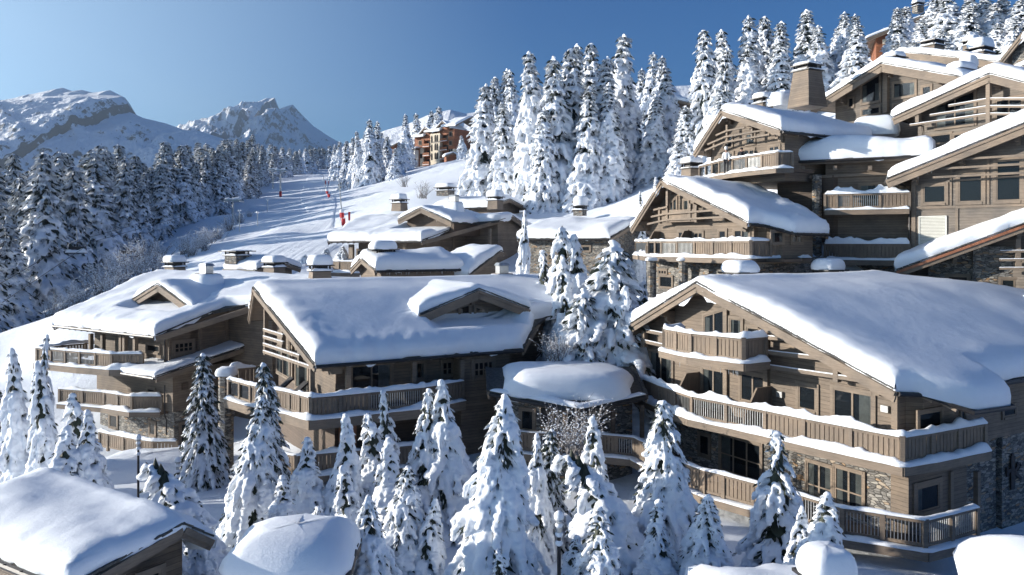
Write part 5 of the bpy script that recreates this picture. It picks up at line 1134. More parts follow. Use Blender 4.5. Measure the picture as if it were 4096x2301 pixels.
for pr, px, py, d, w, lab in (
    (HV[0], 2088, 830, 60, 80, "slim snowy spruce against the stepped bargeboards of the rear chalet"),
    (HV[4], 2240, 871, 52, 130, "tall pointed spruce before the long stone walled wing"),
    (HL2, 2370, 1060, 46.5, 130, "white spruce in front of the large bluish one above the pavilion"),
    (HV[3], 2480, 1130, 45, 110, "stout snow loaded spruce right of the large bluish one above the pavilion"),
    (HV[1], 2270, 1020, 48.5, 110, "snow loaded spruce left of the large bluish one above the pavilion"),
    (HV[2], 2172, 990, 54, 90, "shorter spruce left of the pointed one at the stone walled wing"),
    (HV[0], 2324, 925, 51, 130, "bare tipped snowy spruce right of the pointed one at the stone walled wing"),
    (HD, 2430, 945, 46, 270, "large bluish spruce with fine needles rising above the entrance pavilion"),
    (HV[1], 2502, 1022, 49, 110, "small snow tufted spruce left of the mid right chalet's stone base"),
    (HD, 2300, 1140, 45, 200, "broad low spruce in the shade behind the pavilion's snow dome"),
    (HV[2], 2574, 1112, 47, 90, "smallest snowy spruce left of the front right chalet's roof"),
    (HV[3], 2090, 1050, 58, 60, "snow ball shaped little spruce beside the steel flue of the middle chalet"),
    (HV[1], 2555, 870, 74, 60, "young spruce on the slope left of the mid right chalet's gable"),
    (HV[0], 2615, 705, 84, 45, "thin young spruce higher on the slope left of the upper chalets"),
    (HV[2], 2570, 760, 82, 40, "small faint spruce on the shaded slope below the thin young one"),
    (HV[0], 1222, 1020, 90, 45, "tiny snowed in spruce on the run behind the left chalet's capped chimney"),
    (HV[1], 1300, 992, 88, 60, "little spruce tuft by the rear chalet's terrace railing"),
    (HV[3], 1370, 985, 92, 55, "rounded spruce tuft behind the rear chalet's terrace railing")):
    tree_px(pr, px, py, d, w * (1.75 if px > 2100 and d < 60 else 1.15), lab, GM)
GC = "tall snow covered spruces on the hillside"; k = 0
for (px, py, d, w) in ((1916, 322, 122, 160), (1968, 300, 150, 110), (2008, 262, 150, 120), (2062, 268, 140, 120), (2098, 262, 128, 150), (2145, 180, 112, 185), (2198, 225, 118, 150), (2232, 215, 106, 185), (2280, 190, 108, 190), (2320, 160, 120, 170), (2370, 155, 116, 170), (2400, 200, 106, 180), (2462, 128, 112, 210), (2428, 320, 104, 170), (2340, 330, 103, 160), (2500, 290, 110, 150),
                       (2180, 420, 104, 130), (2030, 400, 118, 130), (2560, 260, 150, 100), (2592, 200, 140, 110), (2640, 215, 135, 110), (2685, 250, 112, 140), (2612, 370, 108, 150), (2660, 330, 118, 110), (2740, 420, 100, 120), (2720, 560, 95, 100)):
    tree_px(MD[(k * 7 + k // 5) % 5], px, py, d, w, "tall snow covered spruce in the dense clump left of the mid right chalets", "clump of tall spruces above the rear chalet"); k += 1
for (px, py, d, w) in ((2832, 108, 100, 150), (2870, 170, 96, 130), (2912, 105, 104, 150), (2900, 330, 90, 120), (2990, 150, 98, 160), (2960, 260, 104, 120), (3020, 48, 104, 150), (3070, 62, 108, 140), (3105, 68, 102, 150), (3130, 160, 96, 130), (3230, 32, 100, 160), (3190, 140, 104, 120), (3275, 95, 98, 150), (3345, 100, 112, 90), (3390, 38, 104, 140), (3425, 40, 98, 110), (3420, 110, 94, 140), (3585, 40, 98, 120), (3590, 25, 104, 120), (3590, 170, 92, 120), (3620, 20, 108, 130), (3690, 65, 94, 130), (3665, 160, 90, 110), (3745, -20, 96, 170), (3800, -30, 92, 180), (3770, 120, 86, 130), (3860, 10, 90, 140), (3880, -20, 98, 150), (3930, -25, 92, 160), (3975, 0, 90, 150), (4020, -20, 92, 160), (3985, 90, 84, 120), (4075, 0, 88, 160), (4060, 60, 82, 110)):
    tree_px(MD[(k * 7 + k // 5) % 5], px, py, d, w, "sunlit snow covered spruce in the row behind the top right chalets", "row of spruces above the right chalets"); k += 1
for (px, py, d, w) in ((1384, 560, 260, 55), (1420, 545, 250, 55), (1440, 520, 240, 60), (1462, 528, 262, 50), (1484, 468, 230, 80), (1505, 478, 240, 75), (1530, 520, 250, 60), (1552, 540, 236, 60), (1575, 590, 225, 55), (1595, 565, 230, 50), (1560, 600, 240, 55), (1615, 570, 250, 60), (1628, 450, 290, 70), (1676, 448, 345, 60), (1716, 440, 345, 55), (1750, 418, 340, 70), (1762, 425, 350, 60), (1612, 610, 250, 45), (1852, 540, 250, 45), (1340, 575, 300, 50), (1355, 560, 290, 55), (1400, 585, 262, 50), (1520, 570, 232, 50)):
    tree_px(MD[(k * 7 + k // 5) % 5], px, py, d, w, "snowy spruce in the stand beside the russet hotel", "spruces around the russet hotel"); k += 1
for (px, py, d, w) in ((1080, 575, 330, 60), (1105, 580, 350, 55), (1130, 585, 360, 50), (1155, 590, 380, 50), (1178, 600, 390, 48), (1200, 595, 400, 45), (1222, 590, 410, 50), (1240, 592, 420, 50), (1258, 590, 430, 50), (1275, 595, 430, 48), (1292, 590, 440, 48), (1310, 600, 440, 45), (1326, 580, 430, 48), (1190, 620, 380, 40), (1250, 625, 410, 42), (1145, 618, 350, 45)):
    tree_px(MD[(k * 7 + k // 5) % 5] if k % 3 else FR[k % 4], px, py, d, w, "small distant spruce on the crest of the ski run", "spruces on the crest of the run"); k += 1
# the dark forest on the left, tree by tree
EDGE = [(-60, 88), (60, 100), (350, 125), (600, 150), (850, 200), (1000, 250), (1110, 330)]
placed = []
for row in range(6):
    px = -150 + TR.random() * 40
    while px < 1115 - row * 4:
        d = pw(EDGE, px) + row * (8 + 4 * px / 1100) + TR.random() * 6
        p = P(px, 970, d); H = (21 - 3.5 * min(1, max(0, px / 900)) - (4 if px > 1040 else 0)) * (.78 + .40 * TR.random())
        if row == 0 and TR.random() < .15: px += 30; continue
        ok = all((p[0] - q[0]) ** 2 + (p[1] - q[1]) ** 2 > 4.5 for q in placed)
        if ok:
            placed.append((p[0], p[1]))
            place(FR[TR.randrange(4)], p[0], p[1], gz(p[0], p[1]) - .3, H, H * .30 * (.85 + .3 * TR.random()), TR.random() * 6.28, "tall dark spruce lightly dusted with snow in the left forest", "dark spruces of the left forest")
        px += (3.1 + 2.3 * TR.random()) / d * FPX * .95
# frosted shrubs and bare bushes
def shrub_meshes(seed, h, n, snow=.03):
    rng = random.Random(seed); mb = MB(); C = []; Rr = []
    for i in range(n):
        a = rng.random() * 6.28; t = .15 + .75 * rng.random(); L = h * (.55 + .5 * rng.random()); p = np.array([rng.gauss(0, .12) * h, rng.gauss(0, .12) * h, -.2])
        d = np.array([math.cos(a) * t, math.sin(a) * t, 1.1]); d /= np.linalg.norm(d); pts = [p]
        for k in range(4): pts.append(pts[-1] + d * L / 4); d = d + np.array([rng.gauss(0, .16), rng.gauss(0, .16), -.03]); d /= np.linalg.norm(d)
        mb.tube(pts, [.03 * h * .45 * (1 - q / 4.6) + .006 for q in range(5)], 4, 0, False)
        for q in range(7):
            b = lerp(pts[1 + q % 3], pts[2 + q % 3], rng.random()); e = d * .6 + np.array([rng.gauss(0, .6), rng.gauss(0, .6), .25]); e /= np.linalg.norm(e); l2 = L * (.18 + .22 * rng.random())
            mb.tube([b, b + e * l2 * .5, b + e * l2 - np.array([0, 0, l2 * .1])], [.012 * h * .4 + .006, .010, .005], 3, 0, False)
            C += [b + e * l2 * .6, b + e * l2, b + e * l2 * .3]; Rr += [snow * (.7 + rng.random()), snow * (.6 + .8 * rng.random()), snow * (.7 + .5 * rng.random())]
        for q in (2, 3, 4): C.append(pts[q] + np.array([0, 0, .02])); Rr.append(snow * (.7 + .8 * rng.random()))
    o = mb.build("t", TWIG); m = o.data; bpy.data.objects.remove(o)
    C = np.array(C); R = np.array(Rr)
    V = (IC0V[None] * np.stack([R * 1.1, R * 1.1, R * .8], -1)[:, None, :] + C[:, None, :]).reshape(-1, 3); F = (IC0F[None] + (np.arange(len(C)) * len(IC0V))[:, None, None]).reshape(-1, 3)
    return m, mesh_np("snow", V, F, [SNOWT])
SH = [shrub_meshes(i, 3.6, 26, .05) for i in range(3)]; SB = [shrub_meshes(9, 3.6, 34, .036)]
def shrub(ms, px, py, d, hpx, label, group, zb=None):
    p = P(px, py, d); g = gz(p[0], p[1]) if zb is None else zb; e = bpy.data.objects.new("frosted_shrub", None); COL.objects.link(e); e.location = (p[0], p[1], g); k = hpx / FPX * d / 3.6; e.scale = (k * 1.15, k * 1.15, k); e.rotation_euler = (0, 0, TR.random() * 6); tag(e, label, "shrub", group)
    for nm, m in (("branches", ms[0]), ("snow", ms[1])): c = bpy.data.objects.new(nm, m); COL.objects.link(c); c.parent = e
for i, (px, py, d, h) in enumerate(((330, 1180, 98, 170), (400, 1120, 100, 190), (455, 1080, 104, 190), (520, 1050, 108, 180), (580, 1010, 110, 180), (640, 980, 112, 160), (300, 1230, 92, 150), (250, 1280, 90, 130), (430, 1180, 92, 150), (500, 1120, 98, 150), (560, 1080, 100, 140), (740, 960, 118, 130), (790, 930, 122, 130), (830, 900, 128, 120), (870, 880, 135, 110), (920, 850, 145, 100), (960, 830, 160, 80), (1000, 805, 175, 60), (760, 1000, 112, 110), (820, 960, 116, 100), (200, 1290, 92, 120), (620, 1050, 102, 130))):
    shrub(SH[i % 3], px, py, d, h * .68, "frost whitened leafless shrub on the bank between the forest and the run", "frosted shrubs along the forest bank")
for ms, px, py, d, h, lab in ((SB[0], 2285, 1830, 36.5, 230, "bare snow dusted bush in front of the shaded pavilion wall"), (SB[0], 2225, 1450, 44, 130, "leafless snowy bush leaning over the pavilion's back roof edge"), (SH[0], 1688, 790, 122, 75, "slim frosted birch shrub left of the small back roof"), (SH[1], 1615, 745, 160, 50, "small bare bush on the sunlit bank above the rear chalet"), (SH[2], 1440, 850, 150, 45, "low twiggy bush beside the right edge of the ski run")):
    shrub(ms, px, py, d, h, lab, None, zb=P(px, py, d)[2])

# ------------------------------------------------------------------ hotel and houses in the background
def simple_window(mb, F, px, py, w, h, arch=False):
    u, z = F.u(px), F.z(px, py); F.box(mb, u - w / 2, u + w / 2, z - h / 2, z + h / 2, 0, .06)
T = thing("hotel", (-30, 295, 28), "russet and cream hotel with stacked balconies above the ski run", "hotel")
HP = np.array([-37.4, 300.0]); HU = np.array([.8, -.6]); HN = np.array([-.6, -.8]); FH = Fac(HP, HU, HN); HX = 1653
uR = FH.u(1817)
def hx(px): return FH.u(px)
def hz(px, py): return FH.z(px, py)
mbw = MB(); FH.box(mbw, 0, uR, 20, hz(1735, 528), -14, -1.0); mbw.build("wall", RUST, T)
mbw = MB(); FH.box(mbw, hx(1668), hx(1695), 20, hz(1682, 560), -1.0, .05); mbw.build("wall", RUST, T); mbw = MB(); FH.box(mbw, hx(1793), hx(1816), 20, hz(1805, 520), -1.0, .05); mbw.build("wall", RUST, T)
mbw = MB(); FH.box(mbw, hx(1725), hx(1763), 18, hz(1745, 535), -1.0, .5); cw = mbw.build("cream_tower", CREAM, T)
mbw = MB(); FH.box(mbw, hx(1681), hx(1695), 18, hz(1688, 592), -.8, .12); FH.box(mbw, hx(1796), hx(1816.5), 18, hz(1806, 597), -.8, .12); mbw.build("plaster_base", CREAM, T)
GW = Fac(FH.w(uR, 0, 0)[:2], (.62, .78), (.78, -.62)); mbw = MB(); GW.box(mbw, .02, 12, 15, hz(1816, 595), -.3, .05); mbw.build("plaster_base", CREAM, T); mbw = MB(); GW.box(mbw, .01, 12, hz(1816, 595), hz(1816, 515), -.3, .08); mbw.build("wall", RUST, T)
for (x0, x1) in ((1697, 1722), (1765, 1792)):
    for i in range(4):
        yb = 588 + i * 36 if x0 < 1750 else 566 + i * 36
        xm = (x0 + x1) / 2; u0, u1 = hx(x0), hx(x1); zz = hz(xm, yb); mb = MB(); FH.box(mb, u0, u1, zz - .25, zz, -1.2, .9); FH.box(mb, u0, u1, zz + .9, zz + 1.1, .75, .9)
        for kq in range(9): uu = lerp(u0 + .1, u1 - .1, kq / 8); FH.box(mb, uu - .12, uu + .12, zz, zz + .9, .78, .86)
        o = mb.build("balcony", RUSTB, T); sm = MB(); FH.box(sm, u0, u1, zz + .004, zz + .14, .5, .98); FH.box(sm, u0, u1, zz - .4, zz - .25, .3, .95, 0) if False else None; adoptpart(sm.build("balcony_snow", SNOW), o)
        db = MB(); FH.box(db, u0 + .3, u1 - .3, zz, zz + 2.1, -1.0, -.95); db.build("balcony_recess_shade", INSHADE, T)  # dark panel painting the recess shade behind the balcony
for px in (1731, 1745, 1753):
    for py in ((558, 592, 627) if px == 1731 else (554, 588, 624)):
        mb = MB(); u, z = hx(px), hz(px, py); w_, h_ = .42, 1.3
        pts = [(-w_, -h_), (w_, -h_), (w_, h_ * .4), (w_ * .7, h_ * .8), (0, h_), (-w_ * .7, h_ * .8), (-w_, h_ * .4)]
        mb.add([FH.w(u + a, z + b, .54) for a, b in pts], [tuple(range(7))]); mb.build("window", INSHADE, T)
for px, py in ((1681, 572), (1686, 625), (1803, 537), (1803, 573)):
    mb = MB(); u, z = hx(px), hz(px, py); FH.box(mb, u - .8, u + .8, z - .9, z + .9, 0, .16, 1); FH.box(mb, u - .6, u + .6, z - .7, z + .7, .16, .19, 0); mb.build("window", [INSHADE, BEAM], T)
for px, py in ((1800, 611), (1808, 609)):
    mb = MB(); u, z = hx(px), hz(px, py); FH.box(mb, u - .4, u + .4, z - 1.2, z + 1.2, .1, .2); mb.build("window", INSHADE, T)
# the sign lettering on the cream tower
def lettering(txt, F, px, py, size, n, root):
    cu = bpy.data.curves.new("sign", 'FONT'); cu.body = txt; cu.size = size; cu.align_x = 'CENTER'; cu.align_y = 'CENTER'; cu.extrude = .02; cu.materials.append(METAL)
    o = bpy.data.objects.new("t", cu); COL.objects.link(o); dg = bpy.context.evaluated_depsgraph_get(); me = bpy.data.meshes.new_from_object(o.evaluated_get(dg)); bpy.data.objects.remove(o)
    o = bpy.data.objects.new("lettering", me); COL.objects.link(o); p = F.at(px, py, n)
    M = Matrix(((F.uv[0], 0, F.nv[0], p[0]), (F.uv[1], 0, F.nv[1], p[1]), (0, 1, 0, p[2]), (0, 0, 0, 1))); o.parent = root; o.matrix_parent_inverse = Matrix.Translation(-root.location); o.matrix_basis = M; return o
lettering("LE TOURNIER", FH, 1744, 570, .72, .55, T); lettering("HOTEL", FH, 1749, 576, .42, .55, T)
def hroof(x0, y0, x1, y1, dep, rise, over, T_=.8):
    a, b = FH.at(x0, y0, over), FH.at(x1, y1, over); z = (a[2] + b[2]) / 2; u0, u1 = FH.u(x0), FH.u(x1)
    R = Roof(FH.w(u0, 0, -dep)[:2], HU, z + rise, .3, rise / (dep + over), -dep, dep + over, 0, u1 - u0); R.build(T, T=T_, seed=int(x0), gutter=(0, 0), tails=(0, 0), step=1.0, ridge_sm=2, lump=.2); return R
hroof(1645, 559, 1702, 540, 7, 3.2, 1.2); hroof(1705, 540, 1768, 515, 7, 3.6, 1.3); hroof(1775, 518, 1832, 495, 8, 4.4, 1.4)
for (px, py, w_) in ((1705, 508, 3.4), (1773, 485, 3.8)):
    p = FH.at(px, py, .6); D = Roof(p[:2], -HN, p[2], .75, .75, -w_, w_, 0, 8); D.build(T, T=.7, seed=px, gutter=(0, 0), tails=(0, 0), step=.8, ridge_sm=1); D.walls(T, .8, 7.5, w_ * .8, w_ * .8, p[2] - 5, RUST, "dormer_wall"); D.purlins(T, [0], .2, .9)
TW = Fac(FH.at(1660, 640, 1.5)[:2], HU, HN); mb = MB(); TW.box(mb, -.6, 1.9, 20, TW.z(1668, 600), -2, .6); mb.build("stair_tower", WHITEP, T)
mb = MB()
for py in (607, 640): TW.box(mb, .2, 1.2, TW.z(1668, py) - .8, TW.z(1668, py) + .8, .6, .68)
mb.build("window", INSHADE, T)
RTW = Roof(TW.w(.6, 0, -.7)[:2], HU, TW.z(1668, 593) + .4, .3, .3, -2, 2.2, -2.2, 2.4); RTW.build(T, T=.5, seed=7, gutter=(0, 0), tails=(0, 0), step=.6)
def small_house(name, px, py, d, ad, zr_off, wl, wr, sl, L, wallmat, zb, label, seed, T_=.7, rec=.5, fas=.4):
    p = P(px, py, d); T = thing(name, (p[0], p[1], zb), label, "house"); R = Roof(p[:2], ad, p[2] + zr_off, sl, sl, -wl, wr, 0, L); R.build(T, T=T_, seed=seed, gutter=(0, 0), tails=(0, 0), step=.6, fascia=fas); R.walls(T, rec, L - .3, wl * .82, wr * .82, zb, wallmat); R.purlins(T, [0, -wl * .6, wr * .6], .1, rec); return T, R
T, R = small_house("house", 1598, 560, 330, (.3, .95), -.8, 5, 5, .42, 9, RUST, 25, "small russet chalet half hidden by spruces left of the hotel", 201)
for i in range(2):
    F = R.front(.5); mb = MB(); F.box(mb, -4, 4, R.zr - 4.6 - i * 3, R.zr - 3.6 - i * 3, 0, 1); o = mb.build("balcony", RUSTB, T); sm = MB(); F.box(sm, -4.1, 4.1, R.zr - 3.6 - i * 3, R.zr - 3.2 - i * 3, .6, 1.1); adoptpart(sm.build("balcony_snow", SNOW), o)
T, R = small_house("house", 3700, 42, 112, (.35, .94), -.6, 7.6, 5, .36, 12, RUST, 20, "russet chalet with white roof edge hidden behind the top right spruces", 203, .5)
F = R.front(.5); mb = MB(); F.box(mb, -5.4, -4.2, R.zr - 3.6, R.zr - 2.9, 0, .1); mb.build("window", CREAM, T); chimney(T, P(3672, 42, 116), 1.2, 1.0, .9, .3, 'cap', 41, snow=.7, mat=STONE)
T, R = small_house("house", 2800, 458, 128, (-.5, .86), -.4, 2.6, 2.8, .4, 6, DARKW, 15, "dark timber hut with white roof behind the clump of tall spruces", 205, .6); F = R.front(.5)
mb = MB(); F.box(mb, -2.4, 2.4, R.zr - 3.2, R.zr - 2.5, 0, .9); mb.build("balcony", BEAM, T)
small_house("house", 2700, 398, 150, (.4, .9), 0, 5, 6, .3, 9, DARKW, 18, "distant snow roof glimpsed between the spruce clump and the upper chalet", 207, .8)
small_house("hut", 1812, 612, 262, (-.3, .95), .2, 2.6, 2.6, .45, 4, RUST, 20, "little snow hooded hut at the hotel's right foot", 209, .7)
small_house("hut", 1010, 812, 240, (-.3, .95), 0, 3.4, 3.0, .15, 4, DARKW, 10, "snow mounded hut at the forest side of the run", 211, .9)

# ------------------------------------------------------------------ lift, poles, markers, lamps, people
CABT = []
GP = "chairlift pylons along the forest edge"
for px, py, d, hpx, lab in ((932, 830, 165, 95, "nearer chairlift pylon at the forest edge"), (1122, 785, 250, 105, "farther chairlift pylon with a red pad at its foot"), (1092, 760, 280, 80, "slim chairlift pylon behind the red padded one")):
    p = P(px, py, d); g = gz(p[0], p[1]); h = hpx / FPX * d; T = thing("lift_pylon", (p[0], p[1], g), lab, "lift pylon", GP); mb = MB(); mb.tube([(p[0], p[1], g - .5), (p[0], p[1], g + h)], [.28, .2], 8); mb.build("mast", STEEL, T)
    mb = MB(); mb.bar((p[0] - 1.7, p[1], g + h), (p[0] + 1.7, p[1], g + h), .3, .3); mb.bar((p[0] - 1.7, p[1] - 1.5, g + h - .3), (p[0] - 1.7, p[1] + 1.5, g + h - .3), .2, .3); mb.bar((p[0] + 1.7, p[1] - 1.5, g + h - .3), (p[0] + 1.7, p[1] + 1.5, g + h - .3), .2, .3); mb.build("crossarm", STEEL, T)
    sm = MB(); snow_strip(sm, [(p[0] - 1.7, p[1], g + h + .15), (p[0] + 1.7, p[1], g + h + .15)], .2, .4, 3, []); sm.build("snow", SNOWT, T, smooth=True); CABT.append((p[0], p[1], g + h))
    if "red" in lab and "behind" not in lab: mb = MB(); mb.tube([(p[0], p[1], g), (p[0], p[1], g + 1.7)], .42, 10); mb.build("padding", RED, T)
pts = [P(-60, 1210, 62), P(330, 968, 110)] + [np.array(c) for c in CABT[:2]]
for s_ in (-1.7, 1.7):
    mb = MB(); q = [p + np.array([s_ if i > 1 else s_ * .8, 0, 0]) for i, p in enumerate(pts)]; mb.tube(q, .035, 5)
    tag(mb.build("lift_cable", METAL), "thin lift cable climbing past the dark forest, %s of the two" % ("left" if s_ < 0 else "right"), "cable")
for px, py, d, lab in ((305, 965, 106, "snow covered chairlift chair hanging before the dark forest, upper of the two"), (510, 985, 122, "snow covered chairlift chair lower down by the frosted shrubs")):
    p = P(px, py, d); T = thing("lift_chair", p, lab, "chairlift chair"); mb = MB(); mb.bar(p + np.array([-1.2, 0, -1.6]), p + np.array([1.2, 0, -1.6]), .6, .12); mb.bar(p + np.array([-1.2, .3, -1.0]), p + np.array([1.2, .3, -1.0]), .08, .6); mb.build("seat", BLACKC, T)
    mb = MB(); mb.tube([p + np.array([0, 0, 1.6]), p + np.array([0, .3, .2]), p + np.array([-1.2, .3, -.4]), p + np.array([-1.2, 0, -1.6])], .06, 6); mb.tube([p + np.array([0, .3, .2]), p + np.array([1.2, .3, -.4]), p + np.array([1.2, 0, -1.6])], .06, 6); mb.build("hanger", STEEL, T)
    sm = MB(); snow_strip(sm, [p + np.array([-1.3, 0, -1.52]), p + np.array([1.3, 0, -1.52])], .4, .4, 5, []); sm.build("snow", SNOWT, T, smooth=True)
for px, y0, y1, xt, d, pads, lab in ((1373, 903, 713, 1355, 122, ((846, 872), (874, 902)), "tall leaning snowmaking lance with two red pads beside the run"), (1316, 792, 700, 1291, 200, ((762, 774), (776, 789)), "farther leaning snowmaking lance with red pads on the run")):
    a, b = P(px, y0, d), P(xt, y1, d); T = thing("snow_lance", a, lab, "snow lance", "snowmaking lances beside the run"); mb = MB(); mb.tube([a - np.array([0, 0, .5]), b], [.13, .06], 6); mb.build("pole", STEEL, T)
    mb = MB(); mb.bar(b, b + np.array([-1.2, 0, .3]), .1, .12); mb.build("nozzle_arm", STEEL, T)
    for q, (ya, yb) in enumerate(pads): x = lerp(px, xt, (y0 - ya) / (y0 - y1)) + (3 if q else 0); mb = MB(); mb.tube([P(x + 1, yb, d - .3), P(x, ya, d - .3)], .32, 8); mb.build("padding", RED, T)
    sm = MB(); x = lerp(px, xt, (y0 - pads[0][0]) / (y0 - y1)); sm.ell(P(x, pads[0][0], d - .3), (.4, .4, .35)); sm.build("snow", SNOWT, T, smooth=True)
for px, y0, y1, w, d, lab in ((1362, 868, 840, 7, 124, "small red marker left of the near lance"), (1397, 882, 848, 8, 120, "small red marker board right of the near lance"), (1302, 738, 722, 4, 215, "tiny red marker up the run, left of the far lance"), (1315, 738, 724, 3, 220, "tiny red marker up the run, beside the far lance")):
    p, q = P(px, y0, d), P(px, y1, d); T = thing("marker_sign", p, lab, "marker", "red markers on the run"); mb = MB(); mb.bar(p - np.array([0, 0, .6]), p + np.array([0, 0, .2]), .06, .06); mb.build("stake", STEEL, T); hw = w / FPX * d / 2
    mb = MB(); mb.box(p[0] - hw, p[0] + hw, p[1] - .05, p[1] + .05, p[2], q[2]); mb.build("panel", RED, T)
for px, yt, yb, d, lab in ((553, 1748, 1905, 38, "snow capped lamp post in front of the snow bank at left"), (711, 1838, 1955, 38, "slim lamp post with snow rings left of the bowed spruce"), (2236, 2062, 2330, 23, "lamp post with snow rings at the bottom edge centre"), (3000, 1000, 1001, 0, None)):
    if lab is None: continue
    a, b = P(px, yb, d), P(px, yt, d); g = min(a[2], gz(a[0], a[1])); T = thing("lamp_post", (a[0], a[1], g), lab, "lamp post", "garden lamp posts"); mb = MB(); mb.tube([(a[0], a[1], g - .2), b - np.array([0, 0, .5])], .055, 8); mb.build("post", METAL, T)
    mb = MB(); mb.tube([b - np.array([0, 0, .5]), b - np.array([0, 0, .15])], .085, 8); mb.tube([b - np.array([0, 0, .14]), b - np.array([0, 0, .08])], [.15, .05], 8); mb.build("lamp_head", STEEL, T)
    sm = MB()
    for k in range(4): sm.ell(b + np.array([0, 0, -.02 - k * .26]), (.12 + .03 * (k == 0), .12, .09 if k else .16))
    sm.build("snow", SNOWT, T, smooth=True)
for px, yt, yb, d in ((958, 842, 900, 118), (1030, 850, 880, 130), (1070, 800, 830, 160)):
    a, b = P(px, yb, d), P(px, yt, d); T = thing("slope_lamp", a, "thin lamp pole on the bank left of the run", "lamp pole", "lamp poles on the bank"); mb = MB(); mb.tube([a - np.array([0, 0, 1]), b], .06, 6); mb.build("pole", STEEL, T); mb = MB(); mb.ell(b, (.3, .3, .18)); mb.build("lamp_head", WHITEP, T)
# a bank of piled snow and a low fence by the left chalet
sm = MB(); snow_pillow(sm, (-20.5, 45.5, -14.2), 4.6, 3.2, 2.2, 4, .3, flat=.6); tag(sm.build("snow_bank", SNOWG, smooth=True), "heap of shovelled snow below the left chalet", "snow bank")
rail = [onz(*q, -12.3) for q in ((400, 1728), (432, 1735), (495, 1748), (557, 1760), (611, 1767), (706, 1767))]
T = thing("fence", rail[2] - np.array([0, 0, 1]), "low boarded fence capped with snow at the left chalet's foot", "fence"); balcony(T, rail, AP, .5, 1.0, ['board'], seed=301, snow=.2, dsnow=0, deck=False, name="fence_rail")
def person(loc, h, yaw, label, top, legs, hat=None, apron=None, hair=None, arm=0.25):
    T = thing("person", loc, label, "person"); c, s = math.cos(yaw), math.sin(yaw)
    def q(x, y, z): return (loc[0] + (x * c - y * s) * h, loc[1] + (x * s + y * c) * h, loc[2] + z * h)
    def skin(name, verts, edges, rad, mat):
        me = bpy.data.meshes.new(name); me.from_pydata([q(*v) for v in verts], edges, []); o = bpy.data.objects.new(name, me); COL.objects.link(o)
        md = o.modifiers.new("k", 'SKIN')
        for i, r in enumerate(rad): me.skin_vertices[0].data[i].radius = (r * h, r * h)
        me.skin_vertices[0].data[0].use_root = True
        sb = o.modifiers.new("b", 'SUBSURF'); sb.levels = sb.render_levels = 2
        dg = bpy.context.evaluated_depsgraph_get(); m2 = bpy.data.meshes.new_from_object(o.evaluated_get(dg)); bpy.data.objects.remove(o)
        m2.materials.clear(); m2.materials.append(mat); m2.polygons.foreach_set("use_smooth", np.ones(len(m2.polygons), dtype=bool))
        o = bpy.data.objects.new(name, m2); COL.objects.link(o); adopt(o, T); return o
    V = [(0, 0, .52), (0, 0, .64), (0, 0, .76), (0, 0, .835), (0, -.01, .87), (0, -.015, .935), (.055, 0, .5), (.06, -.01, .28), (.06, .01, .05), (.06, -.06, .02), (-.055, 0, .5), (-.06, -.005, .28), (-.06, .01, .05), (-.06, -.06, .02), (.11, 0, .8), (.14, -.02, .64), (.13, -.10, .52), (.125, -.13, .48), (-.11, 0, .8), (-.14, -.02, .64), (-.12, -arm * .5, .56), (-.11, -arm * .62, .54)]
    E = [(0, 1), (1, 2), (2, 3), (3, 4), (4, 5), (0, 6), (6, 7), (7, 8), (8, 9), (0, 10), (10, 11), (11, 12), (12, 13), (3, 14), (14, 15), (15, 16), (16, 17), (3, 18), (18, 19), (19, 20), (20, 21)]
    skin("body", V, E, [.075, .075, .085, .055, .032, .058, .055, .038, .026, .022, .055, .038, .026, .022, .042, .03, .022, .018, .042, .03, .022, .018], SKIN)
    skin("jacket", [V[i] for i in (0, 1, 2, 3, 14, 15, 16, 18, 19, 20)], [(0, 1), (1, 2), (2, 3), (3, 4), (4, 5), (5, 6), (3, 7), (7, 8), (8, 9)], [.088, .086, .094, .062, .05, .037, .028, .05, .037, .028], top)
    skin("trousers", [V[i] for i in (0, 6, 7, 8, 9, 10, 11, 12, 13)], [(0, 1), (1, 2), (2, 3), (3, 4), (0, 5), (5, 6), (6, 7), (7, 8)], [.084, .062, .045, .034, .028, .062, .045, .034, .028], legs)
    if hat: mb = MB(); mb.tube([q(0, -.01, .955), q(0, -.01, 1.0), q(0, -.008, 1.06), q(0, -.008, 1.09)], [.062 * h, .06 * h, .075 * h, .055 * h], 12); adopt(mb.build("hat", hat, smooth=True), T)
    if hair: mb = MB(); mb.ell(q(0, .012, .955), (.062 * h, .064 * h, .055 * h), n=12, m=8); adopt(mb.build("hair", hair, smooth=True), T)
    mb = MB()
    for sx in (-.022, .022): mb.ell(q(sx, -.068, .94), (.007 * h,) * 3)
    mb.build("eyes", BLACKC, T); mb = MB(); mb.ell(q(0, -.076, .925), (.009 * h, .012 * h, .014 * h)); mb.build("nose", SKIN, T)
pc = P(2905, 700, 57.0); person((pc[0], pc[1], 4.93), 1.78, -.5, "cook in white jacket and tall white hat standing on the upper sunny balcony", WHITEP, BLACKC, hat=WHITEP)
pc = P(2966, 700, 56.2); person((pc[0], pc[1], 4.93), 1.76, -.5, "person in black clothes beside the cook on the upper sunny balcony", BLACKC, BLACKC, hair=BLACKC)
pc = P(2588, 690, 150); person((pc[0], pc[1], gz(pc[0], pc[1])), 1.75, 1.2, "small walker in dark clothes on the snowy track left of the mid right chalets", BLACKC, BLACKC, hair=BLACKC)
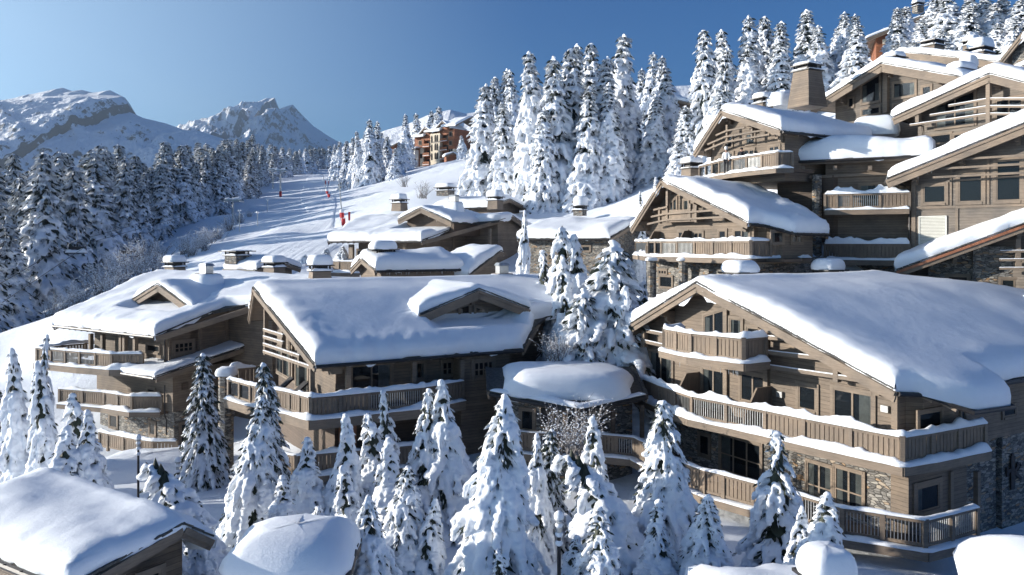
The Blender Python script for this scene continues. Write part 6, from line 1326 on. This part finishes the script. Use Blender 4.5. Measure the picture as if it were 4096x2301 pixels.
# terrace furniture on the middle chalet
for (px, py, d, yaw, lab) in ((1232, 1568, 40.2, .4, "grey cushioned armchair at the bent corner of the middle terrace"), (1440, 1572, 42.2, .4, "dark terrace chair left before the big glass door"), (1500, 1570, 42.8, .4, "dark terrace chair right before the big glass door")):
    p = P(px, py, d); z0 = -8.54; T = thing("armchair", (p[0], p[1], z0), lab, "armchair"); R_ = lambda x, y, z: (p[0] + x * math.cos(yaw) - y * math.sin(yaw), p[1] + x * math.sin(yaw) + y * math.cos(yaw), z0 + z)
    mb = MB(); mb.bar(R_(-.36, 0, .38), R_(.36, 0, .38), .7, .16); mb.build("seat", CUSH, T); mb = MB(); mb.bar(R_(-.36, .34, .62), R_(.36, .34, .62), .14, .62); mb.build("backrest", CUSH, T)
    for sx in (-.4, .4): mb = MB(); mb.bar(R_(sx, -.34, .5), R_(sx, .34, .5), .1, .24); mb.build("armrest", CUSH, T)
    for sx in (-.34, .34):
        for sy in (-.3, .3): mb = MB(); mb.bar(R_(sx, sy, 0), R_(sx, sy, .32), .06, .06); mb.build("leg", METAL, T)
for (px, py, d, lab) in ((1085, 1520, 44.5, "long snow dusted lounger under the slat screen of the middle chalet"), (1140, 1540, 43.0, "second lounger beside the slat screen, nearer the terrace corner")):
    p = P(px, py, d); z0 = -8.54; T = thing("sun_lounger", (p[0], p[1], z0), lab, "lounger"); a = np.array([p[0] - .9, p[1] - .5, z0 + .38]); b = np.array([p[0] + .5, p[1] + .3, z0 + .38]); mb = MB(); mb.bar(a, b, .65, .12); mb.build("cushion", CUSH, T); mb = MB(); mb.bar(b, b + np.array([.5, .3, .5]), .65, .1); mb.build("backrest", BLACKC, T)
    mb = MB(); mb.bar(a - np.array([0, 0, .12]), b - np.array([0, 0, .12]), .6, .08); mb.build("frame", METAL, T)
    for t in (.1, .9): q = lerp(a, b, t); mb = MB(); mb.bar((q[0], q[1], z0), (q[0], q[1], z0 + .24), .5, .06); mb.build("leg", METAL, T)

# ------------------------------------------------------------------ thin cold valley air
hz_ = MB(); hz_.box(-1700, 1700, -400, 4300, -420, 760); ho = hz_.build("haze", [])
hm_ = bpy.data.materials.new("valley_air"); hm_.use_nodes = True; nt = hm_.node_tree; nt.nodes.remove(nt.nodes["Principled BSDF"])
pv = nt.nodes.new("ShaderNodeVolumePrincipled"); pv.inputs["Color"].default_value = (.80, .92, 1.0, 1); pv.inputs["Density"].default_value = 1.25e-4; pv.inputs["Anisotropy"].default_value = 0.78
nt.links.new(pv.outputs[0], nt.nodes["Material Output"].inputs["Volume"]); ho.data.materials.append(hm_); tag(ho, "thin pale blue mountain air", "haze", None, "stuff")
S.cycles.volume_bounces = 0
